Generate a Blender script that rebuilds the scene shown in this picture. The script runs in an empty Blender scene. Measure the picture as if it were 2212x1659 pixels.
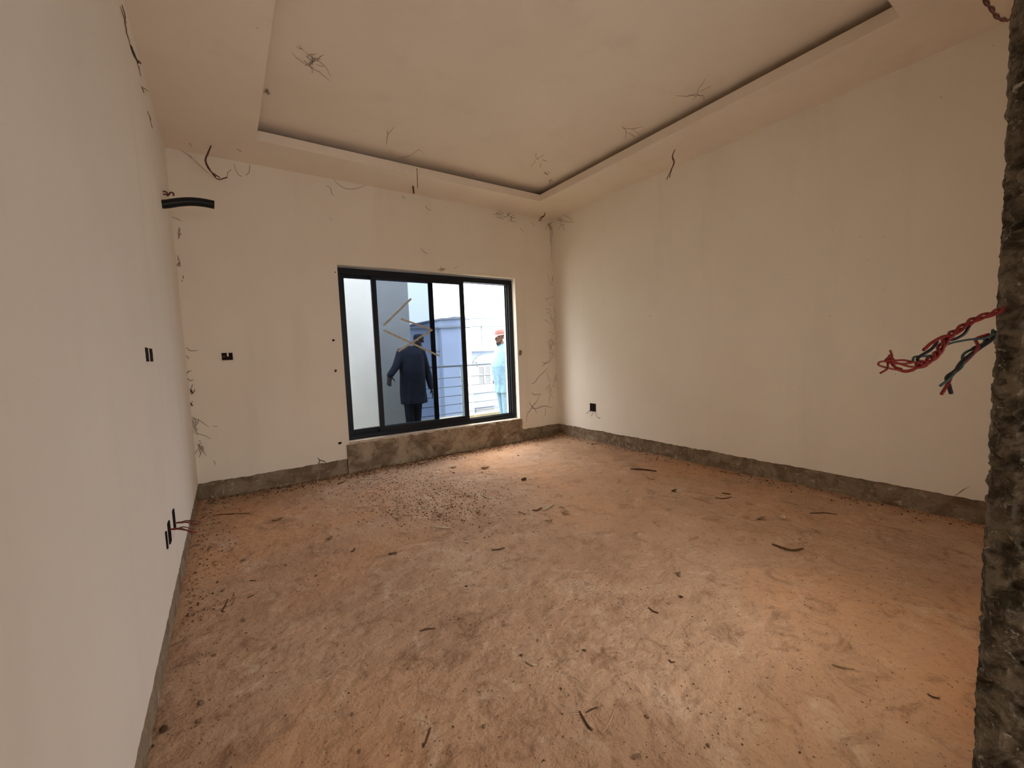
import bpy, bmesh, math, random
import numpy as np
from mathutils import Vector, noise, Matrix

# ------------------------------------------------------------------ camera, world, light, exposure
F, YAW, PIT, ROLL = 901.448, 0.5986, -0.0778, -0.0384
CAM = Vector((0.2843, -4.6362, 1.25))
H, W, HB = 3.073, 4.238, 0.172
fwd = Vector((math.sin(YAW)*math.cos(PIT), math.cos(YAW)*math.cos(PIT), math.sin(PIT)))
rt0 = Vector((math.cos(YAW), -math.sin(YAW), 0)); up0 = rt0.cross(fwd)
RT = rt0*math.cos(ROLL) + up0*math.sin(ROLL); UP = -rt0*math.sin(ROLL) + up0*math.cos(ROLL)
col = bpy.context.scene.collection
sc = bpy.context.scene
cd = bpy.data.cameras.new('camera'); cam = bpy.data.objects.new('camera', cd); col.objects.link(cam)
M = Matrix.Identity(4)
for i in range(3):
    M[i][0], M[i][1], M[i][2], M[i][3] = RT[i], UP[i], -fwd[i], CAM[i]
cam.matrix_world = M
cd.sensor_width = 36; cd.lens = F*36/2212; cd.clip_start = 0.02; cd.clip_end = 300
sc.camera = cam

SKY = 13.5   # zenith of an evenly overcast sky (horizon a third of it)
wd = bpy.data.worlds.new('overcast_sky'); sc.world = wd; wd.use_nodes = True
wn, wl = wd.node_tree.nodes, wd.node_tree.links
wbg = wn['Background']; wtc = wn.new('ShaderNodeTexCoord'); wsx = wn.new('ShaderNodeSeparateXYZ')
wmr = wn.new('ShaderNodeMapRange'); wmx = wn.new('ShaderNodeMixRGB')
wl.new(wtc.outputs['Generated'], wsx.inputs[0]); wl.new(wsx.outputs['Z'], wmr.inputs['Value'])
wmr.inputs['From Min'].default_value = 0; wmr.inputs['From Max'].default_value = 1
wmx.inputs[1].default_value = (0.31, 0.315, 0.32, 1); wmx.inputs[2].default_value = (0.98, 0.99, 1.0, 1)
wl.new(wmr.outputs[0], wmx.inputs[0]); wl.new(wmx.outputs[0], wbg.inputs['Color'])
wbg.inputs['Strength'].default_value = SKY

def portal(name, loc, rot, sx, sy):
    l = bpy.data.lights.new(name, 'AREA'); l.shape = 'RECTANGLE'; l.size = sx; l.size_y = sy
    l.cycles.is_portal = True
    o = bpy.data.objects.new(name, l); o.location = loc; o.rotation_euler = rot; col.objects.link(o)
portal('daylight_portal', (2.44, 0.3, 1.28), (math.radians(-90), 0, 0), 2.4, 2.0)
portal('hall_portal', (0.5, -6.95, 1.5), (math.radians(90), 0, 0), 1.1, 1.6)
portal('rear_fill_portal', (2.05, -4.82, 1.05), (math.radians(90), 0, 0), 1.1, 1.1)  # serves the fill opening added behind the camera

vs = sc.view_settings
vs.view_transform = 'Standard'; vs.look = 'None'; vs.gamma = 1; vs.use_curve_mapping = False
vs.exposure = 0.55
sc.cycles.diffuse_bounces = 8; sc.cycles.max_bounces = 14; sc.cycles.transparent_max_bounces = 12
sc.cycles.caustics_reflective = False; sc.cycles.caustics_refractive = False

# ------------------------------------------------------------------ helpers
def on(px, py, ax, v, off=0.0):
    """point where the sight line through a pixel of the 2212x1659 picture meets the plane axis=v"""
    d = fwd + RT*((px-1106)/F) - UP*((py-829.5)/F)
    t = (v - CAM[ax])/d[ax]
    p = CAM + d*t
    p[ax] += off
    return p
def back(px, py): return on(px, py, 1, 0, -0.002)
def left(px, py): return on(px, py, 0, 0, 0.002)
def right(px, py): return on(px, py, 0, W, -0.002)
def soff(px, py): return on(px, py, 2, H, -0.002)
TRAYZ = 0.15
def tray(px, py): return on(px, py, 2, H+TRAYZ, -0.002)

def mesh_obj(name, v, f, mat=None, parent=None, smooth=False):
    me = bpy.data.meshes.new(name); me.from_pydata([tuple(p) for p in v], [], f); me.update()
    o = bpy.data.objects.new(name, me); col.objects.link(o)
    if mat: me.materials.append(mat)
    if smooth: me.polygons.foreach_set('use_smooth', [True]*len(me.polygons))
    if parent: o.parent = parent
    return o
class MB:
    def __init__(s): s.v = []; s.f = []
    def add(s, v, f):
        n = len(s.v); s.v += [tuple(p) for p in v]; s.f += [[i+n for i in q] for q in f]
    def box(s, x0, x1, y0, y1, z0, z1):
        s.add([(x0,y0,z0),(x1,y0,z0),(x1,y1,z0),(x0,y1,z0),(x0,y0,z1),(x1,y0,z1),(x1,y1,z1),(x0,y1,z1)],
              [(0,3,2,1),(4,5,6,7),(0,1,5,4),(1,2,6,5),(2,3,7,6),(3,0,4,7)])
    def tube(s, pts, r, n=6, cap=True, flat=1.0):
        pts = [Vector(p) for p in pts]
        rs = r if hasattr(r, '__len__') else [r]*len(pts)
        vv = []; ff = []
        ref = None
        for i, p in enumerate(pts):
            t = (pts[min(i+1, len(pts)-1)] - pts[max(i-1, 0)]).normalized()
            if ref is None:
                ref = Vector((0,0,1)) if abs(t.z) < 0.9 else Vector((1,0,0))
            a = t.cross(ref).normalized(); b = a.cross(t).normalized(); ref = b
            for k in range(n):
                th = 2*math.pi*k/n
                vv.append(p + a*math.cos(th)*rs[i] + b*math.sin(th)*rs[i]*flat)
        for i in range(len(pts)-1):
            for k in range(n):
                k2 = (k+1) % n
                ff.append((i*n+k, i*n+k2, (i+1)*n+k2, (i+1)*n+k))
        if cap:
            ff.append(tuple(range(n))[::-1]); ff.append(tuple((len(pts)-1)*n+k for k in range(n)))
        s.add(vv, ff)
    def build(s, name, mat, parent=None, smooth=False):
        return mesh_obj(name, s.v, s.f, mat, parent, smooth)
def tag(o, label=None, cat=None, group=None, kind=None):
    if label: o['label'] = label
    if cat: o['category'] = cat
    if group: o['group'] = group
    if kind: o['kind'] = kind
    return o
def empty(name, loc=(0,0,0)):
    o = bpy.data.objects.new(name, None); o.location = loc; o.empty_display_size = 0.05; col.objects.link(o); return o
def reparent(child, root):
    child.parent = root; child.matrix_parent_inverse = Matrix.Translation(-Vector(root.location))
def smooth_path(pts, k=5):
    pts = [Vector(p) for p in pts]
    if len(pts) < 3: return pts
    P = [pts[0]*2-pts[1]] + pts + [pts[-1]*2-pts[-2]]
    out = []
    for i in range(1, len(P)-2):
        for j in range(k):
            t = j/k
            a, b, c, d = P[i-1], P[i], P[i+1], P[i+2]
            out.append(0.5*((2*b)+(c-a)*t+(2*a-5*b+4*c-d)*t*t+(3*b-a-3*c+d)*t**3))
    out.append(pts[-1]); return out

# ------------------------------------------------------------------ materials
def mat_new(name, rough=0.9, spec=0.2):
    m = bpy.data.materials.new(name); m.use_nodes = True
    b = m.node_tree.nodes['Principled BSDF']
    b.inputs['Roughness'].default_value = rough
    b.inputs['Specular IOR Level'].default_value = spec
    return m, m.node_tree.nodes, m.node_tree.links, b
def plain(name, c, rough=0.7, spec=0.3, metal=0.0):
    m, n, l, b = mat_new(name, rough, spec)
    tc = n.new('ShaderNodeTexCoord'); nz = n.new('ShaderNodeTexNoise'); nz.inputs['Scale'].default_value = 25
    l.new(tc.outputs['Object'], nz.inputs['Vector'])
    r = n.new('ShaderNodeValToRGB'); l.new(nz.outputs['Fac'], r.inputs[0])
    r.color_ramp.elements[0].position = 0.3; r.color_ramp.elements[1].position = 0.7
    r.color_ramp.elements[0].color = (*[x*0.85 for x in c], 1); r.color_ramp.elements[1].color = (*[min(1, x*1.1) for x in c], 1)
    l.new(r.outputs[0], b.inputs['Base Color']); b.inputs['Metallic'].default_value = metal
    return m
def noise_mix(n, l, vec, a, b, scale, lo, hi, detail=4, rough=0.55, dist=0.0):
    nz = n.new('ShaderNodeTexNoise'); nz.inputs['Scale'].default_value = scale; nz.inputs['Detail'].default_value = detail
    nz.inputs['Roughness'].default_value = rough; nz.inputs['Distortion'].default_value = dist
    l.new(vec, nz.inputs['Vector'])
    mr = n.new('ShaderNodeMapRange'); mr.interpolation_type = 'SMOOTHSTEP'
    mr.inputs['From Min'].default_value = lo; mr.inputs['From Max'].default_value = hi
    l.new(nz.outputs['Fac'], mr.inputs['Value'])
    mx = n.new('ShaderNodeMixRGB'); l.new(mr.outputs[0], mx.inputs[0])
    for i, c in ((1, a), (2, b)):
        if isinstance(c, tuple): mx.inputs[i].default_value = (*c, 1)
        else: l.new(c, mx.inputs[i])
    return mx.outputs[0], nz
def add_bump(n, l, b, specs, vec):
    prev = None
    for scale, strength, dist, detail in specs:
        nz = n.new('ShaderNodeTexNoise'); nz.inputs['Scale'].default_value = scale; nz.inputs['Detail'].default_value = detail
        nz.inputs['Roughness'].default_value = 0.6
        l.new(vec, nz.inputs['Vector'])
        bp = n.new('ShaderNodeBump'); bp.inputs['Strength'].default_value = strength; bp.inputs['Distance'].default_value = dist
        l.new(nz.outputs['Fac'], bp.inputs['Height'])
        if prev: l.new(prev, bp.inputs['Normal'])
        prev = bp.outputs[0]
    l.new(prev, b.inputs['Normal'])
def plaster(name, c, c2, dirty=(0.34, 0.22, 0.13)):
    m, n, l, b = mat_new(name, 0.85, 0.15)
    tc = n.new('ShaderNodeTexCoord'); v = tc.outputs['Object']
    o, _ = noise_mix(n, l, v, c, c2, 1.1, 0.35, 0.65, 5)
    mp = n.new('ShaderNodeMapping'); mp.inputs['Scale'].default_value = (3, 3, 0.35); l.new(v, mp.inputs[0])
    o, _ = noise_mix(n, l, mp.outputs[0], o, tuple(x*0.96 for x in c2), 1.2, 0.5, 0.8, 4)
    o, _ = noise_mix(n, l, v, o, dirty, 7.0, 0.70, 0.86, 9, 0.75, 1.2)
    o, _ = noise_mix(n, l, v, o, dirty, 45.0, 0.77, 0.80, 2, 0.5)
    l.new(o, b.inputs['Base Color'])
    add_bump(n, l, b, [(2.2, 0.25, 0.03, 3), (60, 0.12, 0.004, 4)], v)
    return m
def concrete(name, c1, c2, c3, bumps=((14, 0.6, 0.02, 8), (90, 0.5, 0.006, 5)), s1=4.0):
    m, n, l, b = mat_new(name, 0.95, 0.1)
    tc = n.new('ShaderNodeTexCoord'); v = tc.outputs['Object']
    o, _ = noise_mix(n, l, v, c1, c2, s1, 0.38, 0.62, 8, 0.65, 0.6)
    o, _ = noise_mix(n, l, v, o, c3, s1*2.7, 0.56, 0.68, 8, 0.7, 0.8)
    o, _ = noise_mix(n, l, v, o, tuple(x*0.35 for x in c1), s1*11, 0.63, 0.70, 4, 0.6)
    l.new(o, b.inputs['Base Color'])
    add_bump(n, l, b, bumps, v)
    return m
M_wall = plaster('cream_plaster', (0.83, 0.765, 0.655), (0.80, 0.73, 0.62))
M_wleft = plaster('pale_grey_plaster', (0.80, 0.76, 0.695), (0.77, 0.73, 0.665))
M_ceil = plaster('ceiling_plaster', (0.83, 0.74, 0.63), (0.80, 0.705, 0.595))
M_strip = concrete('raw_render', (0.19, 0.135, 0.088), (0.30, 0.235, 0.165), (0.46, 0.40, 0.32), s1=7.0)
M_apron = concrete('raw_step_render', (0.20, 0.145, 0.095), (0.40, 0.32, 0.23), (0.13, 0.085, 0.05), s1=4.5)
M_jamb = concrete('raw_block_concrete', (0.06, 0.05, 0.035), (0.23, 0.195, 0.145), (0.48, 0.43, 0.35),
                  bumps=((60, 0.8, 0.008, 8), (260, 0.7, 0.002, 5)), s1=42.0)
M_black = plain('black_aluminium', (0.007, 0.009, 0.013), 0.45, 0.25)
M_conduit = plain('black_plastic', (0.005, 0.007, 0.006), 0.4, 0.3)
M_hole = plain('rim_and_hole_shade', (0.02, 0.012, 0.010), 0.9, 0.1)  # near-black for box rims and for the shade inside boxes and holes
M_red = plain('red_insulation', (0.20, 0.016, 0.014), 0.45, 0.4)
M_blk = plain('black_insulation', (0.015, 0.014, 0.018), 0.45, 0.4)
M_grn = plain('green_insulation', (0.03, 0.07, 0.06), 0.45, 0.4)
M_brown = plain('brown_wire', (0.13, 0.05, 0.035), 0.6, 0.3)
M_web = plain('sooty_web', (0.24, 0.155, 0.10), 0.9, 0.1)
M_webd = plain('dark_dirt', (0.09, 0.05, 0.03), 0.9, 0.1)
M_tape = plain('masking_tape', (0.50, 0.48, 0.38), 0.7, 0.2)
M_wood = plain('dry_bark', (0.30, 0.19, 0.11), 0.9, 0.1)
M_woodd = plain('dark_twig', (0.10, 0.055, 0.03), 0.9, 0.1)
M_pale = plain('pale_shaving', (0.52, 0.40, 0.27), 0.8, 0.1)
M_stone = plain('clod', (0.24, 0.15, 0.095), 0.95, 0.1)
M_stonep = plain('pale_lime', (0.55, 0.45, 0.36), 0.95, 0.1)

# floor: laterite dust over rough screed
M_floor, n, l, b = mat_new('dusty_screed', 0.95, 0.08)
tc = n.new('ShaderNodeTexCoord'); v = tc.outputs['Object']
o, _ = noise_mix(n, l, v, (0.44, 0.275, 0.175), (0.53, 0.345, 0.225), 1.6, 0.36, 0.64, 8, 0.62, 0.8)
o, _ = noise_mix(n, l, v, o, (0.56, 0.32, 0.18), 0.55, 0.46, 0.66, 3, 0.5, 0.5)
o, _ = noise_mix(n, l, v, o, (0.62, 0.46, 0.33), 2.6, 0.52, 0.74, 10, 0.72, 1.5)
o, _ = noise_mix(n, l, v, o, (0.30, 0.175, 0.105), 6.0, 0.50, 0.70, 10, 0.75, 1.0)
o, _ = noise_mix(n, l, v, o, (0.32, 0.19, 0.12), 48.0, 0.55, 0.72, 6, 0.75)
o, _ = noise_mix(n, l, v, o, (0.15, 0.08, 0.05), 70.0, 0.64, 0.71, 3, 0.6)
o, _ = noise_mix(n, l, v, o, (0.70, 0.53, 0.38), 60.0, 0.64, 0.78, 5, 0.7)
l.new(o, b.inputs['Base Color'])
add_bump(n, l, b, [(6, 0.8, 0.05, 7), (22, 0.65, 0.018, 5), (80, 0.45, 0.005, 4)], v)

# ------------------------------------------------------------------ structure
rng = np.random.default_rng(5)
_grids = {}
def grid(k):
    if k not in _grids: _grids[k] = np.random.default_rng(k).random((257, 257))
    return _grids[k]
def fbm(x, y, sc0, octs=5, seed=0):
    out = np.zeros_like(x)
    amp = 1.0; s = sc0
    for k in range(octs):
        g = grid(seed*31+k)
        xi = (x*s) % 256; yi = (y*s) % 256
        x0 = xi.astype(int); y0 = yi.astype(int); fx = xi-x0; fy = yi-y0
        fx = fx*fx*(3-2*fx); fy = fy*fy*(3-2*fy)
        x1 = (x0+1) % 256; y1 = (y0+1) % 256
        out += amp*((g[x0,y0]*(1-fx)+g[x1,y0]*fx)*(1-fy)+(g[x0,y1]*(1-fx)+g[x1,y1]*fx)*fy-0.5)
        amp *= 0.55; s *= 2.03
    return out
def floor_z(x, y):
    x = np.asarray(x, float); y = np.asarray(y, float)
    z = 0.016*fbm(x+20, y+20, 1.3, 6, 3) + 0.004*fbm(x+20, y+20, 28, 2, 9)
    z += 0.006*np.abs(fbm(x+20, y*1.6+20, 7, 3, 17))*1.6
    # dirt banked against the step and in the corners
    z += 0.020*np.exp(-((y+0.06)/0.10)**2) + 0.012*np.exp(-((x-0.03)/0.09)**2) + 0.012*np.exp(-((W-0.03-x)/0.12)**2)
    return z
xs = np.linspace(-0.05, W+0.05, 300); ys = np.linspace(-4.9, 0.02, 350)
X, Y = np.meshgrid(xs, ys, indexing='ij')
Z = floor_z(X, Y)
vv = np.stack([X, Y, Z], -1).reshape(-1, 3)
nx, ny = X.shape
I = (np.arange(nx-1)[:, None]*ny + np.arange(ny-1)[None]).reshape(-1)
ff = np.stack([I, I+ny, I+ny+1, I+1], -1)
me = bpy.data.meshes.new('floor'); me.from_pydata(vv.tolist(), [], ff.tolist()); me.update()
me.polygons.foreach_set('use_smooth', [True]*len(me.polygons)); me.materials.append(M_floor)
flo = bpy.data.objects.new('floor', me); col.objects.link(flo)
tag(flo, 'rough dusty red-brown earth-covered screed floor', kind='structure')
def fz(x, y): return float(floor_z(np.array([x]), np.array([y]))[0])
def on_floor(px, py):
    p = on(px, py, 2, 0.01)
    z = fz(p.x, p.y)
    p = on(px, py, 2, z); p.z = fz(p.x, p.y); return p

def ragged(a, b, z0, step=0.03, amp=0.006, seed=1):
    r = random.Random(seed); k = max(2, int(abs(b-a)/step)); out = []
    for i in range(k+1):
        t = a+(b-a)*i/k
        out.append((t, z0 + r.uniform(-amp, amp)*0.6 + amp*1.4*noise.noise(Vector((t*4, seed, 0)))))
    return out
def plaster_panel(m, axis, face, thick, a, b, ztop, zlow, seed, amp=0.006):
    """wall panel with ragged lower edge; axis 0 = plane x const, 1 = plane y const"""
    e = ragged(a, b, zlow, 0.03, amp, seed)
    v = []; f = []
    for t, z in e:
        for d, zz in ((face, z), (face, ztop), (face+thick, ztop), (face+thick, z)):
            v.append((d, t, zz) if axis == 0 else (t, d, zz))
    for i in range(len(e)-1):
        for k in range(4):
            f.append((i*4+k, i*4+(k+1) % 4, (i+1)*4+(k+1) % 4, (i+1)*4+k))
    f.append((0,1,2,3)); q = (len(e)-1)*4; f.append((q+3,q+2,q+1,q))
    m.add(v, f)
OX0, OX1, OZ1 = 1.312, 3.557, 2.222
m = MB()
plaster_panel(m, 1, 0.0, 0.23, -0.2, OX0-0.012, H+0.3, HB, 1)
plaster_panel(m, 1, 0.0, 0.23, OX1+0.012, W+0.2, H+0.3, HB, 2)
m.box(OX0-0.012, OX1+0.012, 0.0, 0.23, OZ1, H+0.3)
m.box(OX0-0.012, OX0, 0.0, 0.23, HB+0.02, OZ1); m.box(OX1, OX1+0.012, 0.0, 0.23, HB+0.02, OZ1)
tag(m.build('wall_back', M_wall), 'cream plastered end wall holding the sliding window', kind='structure')
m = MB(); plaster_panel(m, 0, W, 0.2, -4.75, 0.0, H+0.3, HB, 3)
tag(m.build('wall_right', plaster('cream_plaster_lit', (0.86, 0.81, 0.715), (0.83, 0.775, 0.68))), 'long blank cream plastered wall', kind='structure')  # paler than the end wall's plaster to stand in for window light
m = MB(); plaster_panel(m, 0, 0.0, -0.2, -7.2, 0.0, H+0.3, HB, 4)
tag(m.build('wall_left', M_wleft), 'pale plastered side wall close to the camera', kind='structure')

def rough_box(name, x0, x1, y0, y1, z0, z1, face, mat, amp=0.006, step=0.025, seed=0, parent=None):
    """box whose face (-y, +x or -x) and top are displaced"""
    if face == 'y': L, w3 = (x1-x0), (z1-z0)
    else: L, w3 = (y1-y0), (z1-z0)
    na, nb = max(2, int(L/step)), max(2, int(w3/step))
    v = []; f = []
    def P(a, bb):
        k = noise.fractal(Vector((a*L*9+seed*7, bb*w3*9, seed)), 1.0, 2.0, 5)*amp
        ed = 0.0
        if bb > 0.999: ed = amp*0.8*noise.noise(Vector((a*L*12, seed, 2)))
        if face == 'y': return (x0+a*L, y0-k, z0+bb*w3+ed)
        if face == '+x': return (x1+k, y0+a*L, z0+bb*w3+ed)
        return (x0-k, y0+a*L, z0+bb*w3+ed)
    for i in range(na+1):
        for j in range(nb+1): v.append(P(i/na, j/nb))
        a = i/na; p = P(a, 1.0)
        if face == 'y': v.append((p[0], y1, p[2])); v.append((p[0], y1, z0))
        elif face == '+x': v.append((x0, p[1], p[2])); v.append((x0, p[1], z0))
        else: v.append((x1, p[1], p[2])); v.append((x1, p[1], z0))
    s = nb+3
    for i in range(na):
        for j in range(nb+2):
            f.append((i*s+j, (i+1)*s+j, (i+1)*s+j+1, i*s+j+1))
        f.append((i*s+nb+2, (i+1)*s+nb+2, (i+1)*s, i*s))
    f.append(tuple(range(s))); f.append(tuple(na*s+k for k in range(s))[::-1])
    o = mesh_obj(name, v, f, mat, parent)
    bm = bmesh.new(); bm.from_mesh(o.data); bmesh.ops.recalc_face_normals(bm, faces=bm.faces); bm.to_mesh(o.data); bm.free()
    return o
bb_ = rough_box('baseboard_back', -0.1, OX0-0.03, 0.014, 0.2, -0.08, HB+0.03, 'y', M_strip, 0.008, seed=1)
tag(bb_, 'strip of bare render under the end wall plaster, left of the step', kind='structure')
tag(rough_box('baseboard_corner', OX1+0.02, W+0.02, 0.014, 0.2, -0.08, HB+0.03, 'y', M_strip, 0.008, seed=2),
    'short strip of bare render in the far right corner', kind='structure')
tag(rough_box('baseboard_right', W+0.014, W+0.15, -4.7, 0.02, -0.08, HB+0.03, '-x', M_strip, 0.020, 0.018, seed=3),
    'strip of bare crumbling render along the foot of the right wall', kind='structure')
tag(rough_box('baseboard_left', -0.15, -0.012, -5.4, 0.02, -0.08, HB+0.03, '+x', M_strip, 0.006, seed=4),
    'strip of bare render along the foot of the left wall', kind='structure')
apr = rough_box('trim_1', OX0-0.03, OX1+0.025, -0.022, 0.23, -0.08, 0.325, 'y', M_apron, 0.020, 0.015, seed=5)
tag(apr, 'rough cement step under the sliding window', kind='structure')
m = MB()
q = [(OX0, 0.352), (2.2, 0.345), (2.9, 0.338), (OX1, 0.330)]
for (xa, za), (xb, zb) in zip(q, q[1:]):
    m.add([(xa,-0.010,0.30),(xb,-0.010,0.30),(xb,0.23,0.30),(xa,0.23,0.30),(xa,-0.006,za),(xb,-0.006,zb),(xb,0.23,za),(xa,0.23,za)],
          [(0,1,5,4),(4,5,6,7),(3,7,6,2),(0,4,7,3),(1,2,6,5)])
tag(m.build('trim_2', plain('smooth_sill', (0.55, 0.45, 0.34), 0.9)), 'thin smooth mortar bed on top of the cement step', kind='structure')

# ceiling: soffit ring with an open cove and a raised tray
tx0, tx1, ty0, ty1 = 0.632, 3.62, -3.835, -0.512   # tray opening
m = MB()
y0c, y1c = -7.2, 0.05
LIP = 0.08
def ring(xa, xb, ya, yb): m.add([(xa,ya,H),(xb,ya,H),(xb,yb,H),(xa,yb,H)], [(0,1,2,3)][::1])
m.box(-0.05, tx0, y0c, y1c, H, H+LIP); m.box(tx1, W+0.05, y0c, y1c, H, H+LIP)
m.box(tx0, tx1, y0c, ty0, H, H+LIP); m.box(tx0, tx1, ty1, y1c, H, H+LIP)
ce = m.build('ceiling', M_ceil); tag(ce, 'cream plastered ceiling with a recessed rectangular tray', kind='structure')
m = MB()
g = 0.17
m.box(tx0-g, tx1+g, ty0-g, ty1+g, H+TRAYZ, H+0.19)
tr = m.build('ceiling_tray', M_ceil, ce); tr['label'] = 'raised flat centre panel of the ceiling'
m = MB()
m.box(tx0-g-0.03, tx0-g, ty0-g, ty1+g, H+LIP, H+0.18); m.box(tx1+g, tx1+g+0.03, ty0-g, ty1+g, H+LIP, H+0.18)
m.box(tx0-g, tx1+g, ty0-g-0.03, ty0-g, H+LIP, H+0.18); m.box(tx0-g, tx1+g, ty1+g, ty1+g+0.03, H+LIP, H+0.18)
cv = m.build('cove_side', plain('cove_shade', (0.12, 0.065, 0.045), 0.9), ce); cv['label'] = 'sides of the slot round the tray, coloured dark as shade'  # slot sides painted dark brown to deepen the shade in the cove
m = MB(); m.box(-0.3, W+0.3, -7.2, 0.3, H+0.2, H+0.3)
tag(m.build('roof_slab', M_strip), 'concrete slab over the room', kind='structure')

# doorway jamb right beside the camera and the front wall
JX, JY = 0.884, -4.567
def jamb():
    # profile around the corner: (x, y) from room face round to the doorway reveal
    zs = [0.0, 0.3, 0.6] + [0.7+0.0026*i for i in range(int((1.75-0.7)/0.0026))] + [1.9, 2.2, 2.6, H]
    prof = [(JX+0.16, JY+0.004)] + [(JX+0.10-0.01*i, JY+0.003) for i in range(8)] + \
           [(JX+0.016, JY), (JX+0.010, JY-0.002), (JX+0.006, JY-0.005), (JX+0.003, JY-0.009), (JX+0.001, JY-0.014)] + \
           [(JX, JY-0.017-0.0027*i) for i in range(38)] + [(JX, JY-0.18), (JX, JY-0.24), (JX+0.2, JY-0.24)]
    nrm = []
    for i in range(len(prof)):
        a = Vector(prof[max(i-1, 0)]); b2 = Vector(prof[min(i+1, len(prof)-1)]); t = (b2-a).normalized()
        nrm.append(Vector((t.y, -t.x)))
    v = []; f = []
    for z in zs:
        for (x, y), nn in zip(prof, nrm):
            p = Vector((x*30, y*30, z*30))
            d = 0.0016*noise.fractal(p*4.5, 0.9, 2.0, 4) + 0.0008*noise.noise(p*0.5) + 0.002*noise.noise(Vector((0, 0, z*4.0)))
            c = noise.noise(p*4.2 + Vector((9, 3, 1)))
            if c > 0.22: d -= (c-0.22)*0.014
            c = noise.noise(p*2.0 + Vector((2, 5, 8)))
            if c > 0.34: d -= (c-0.34)*0.03
            for hz, hy, hr in ((1.352, JY-0.012, 0.010), (1.618-0.14, JY-0.012, 0.006)):
                dd = math.hypot(z-hz, (y-hy)*1.3)
                if dd < hr and x < JX+0.03: d -= 0.02*(1-dd/hr)**0.5
            if len(v) and (nn.x == 0): pass
            tl = 0.0
            v.append((x - nn.x*(-1)*0 + (-abs(nn.x))*d*1.0 if nn.x != 0 else x, y + (abs(nn.y))*d, z))
    k = len(prof)
    for i in range(len(zs)-1):
        for j in range(k-1):
            f.append((i*k+j, i*k+j+1, (i+1)*k+j+1, (i+1)*k+j))
    return mesh_obj('wall_front_jamb', v, f, M_jamb, None, False)
jm = jamb(); tag(jm, 'rough unplastered concrete edge of the doorway', kind='structure')
m = MB()
WX0, WX1, WZ0, WZ1 = 1.5, 2.6, 0.5, 1.6      # opening added in the unseen rear wall to fill the room with daylight
m.box(JX+0.14, WX0, JY-0.23, JY, -0.05, H); m.box(WX1, W+0.05, JY-0.23, JY, -0.05, H)
m.box(WX0, WX1, JY-0.23, JY, -0.05, WZ0); m.box(WX0, WX1, JY-0.23, JY, WZ1, H)
tag(m.build('wall_front', M_wall), 'wall with the doorway the view is taken from', kind='structure')

# hall behind the camera (never in frame; end opening added to send fill daylight through the doorway)
m = MB()
m.box(-0.2, 1.5, -7.0, -4.88, -0.12, 0.0)
tag(m.build('floor_hall', M_floor), 'screed floor of the passage behind the doorway', kind='structure')
m = MB()
m.box(1.3, 1.5, -7.0, JY-0.23, -0.05, H); m.box(-0.2, 0.0, -7.2, -7.0, -0.05, H); m.box(1.0, 1.5, -7.2, -7.0, -0.05, H)
m.box(0.0, 1.0, -7.2, -7.0, -0.05, 0.9); m.box(0.0, 1.0, -7.2, -7.0, 1.7, H)
tag(m.build('wall_hall', M_wall), 'walls of the passage behind the doorway', kind='structure')

# ------------------------------------------------------------------ sliding window
win = empty('window_1', (2.44, 0.12, 0.35)); tag(win, 'black aluminium sliding window, its right third open', kind='structure')
FY0, FY1 = 0.08, 0.19
m = MB()
fx0, fx1, fzb, fzt = OX0+0.004, OX1-0.002, 0.352, 2.205
fw = 0.042
m.box(fx0, fx0+fw, FY0, FY1, fzb, fzt); m.box(fx1-fw, fx1, FY0, FY1, fzb, fzt)
m.box(fx0+fw, fx1-fw, FY0, FY1, fzt-0.06, fzt); m.box(fx0+fw, fx1-fw, FY0, FY1, fzb-0.02, fzb+0.028)
for yy in (FY0+0.003, FY0+0.052, FY1-0.006):
    m.box(fx0+fw, fx1-fw, yy, yy+0.003, fzb+0.028, fzb+0.046)
    m.box(fx1-fw-0.012, fx1-fw, yy, yy+0.003, fzb+0.03, fzt-0.06)
reparent(m.build('outer_frame', M_black), win)
m = MB(); m.box(fx1-0.03, fx1+0.002, 0.19, 0.26, 0.33, fzt); m.box(OX0-0.02, OX0+0.03, 0.19, 0.26, 0.33, fzt)
tag(m.build('trim_3', plain('white_outer_render', (0.8, 0.8, 0.76), 0.9)), 'pale outer edge render beside the window frame', kind='structure')
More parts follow.
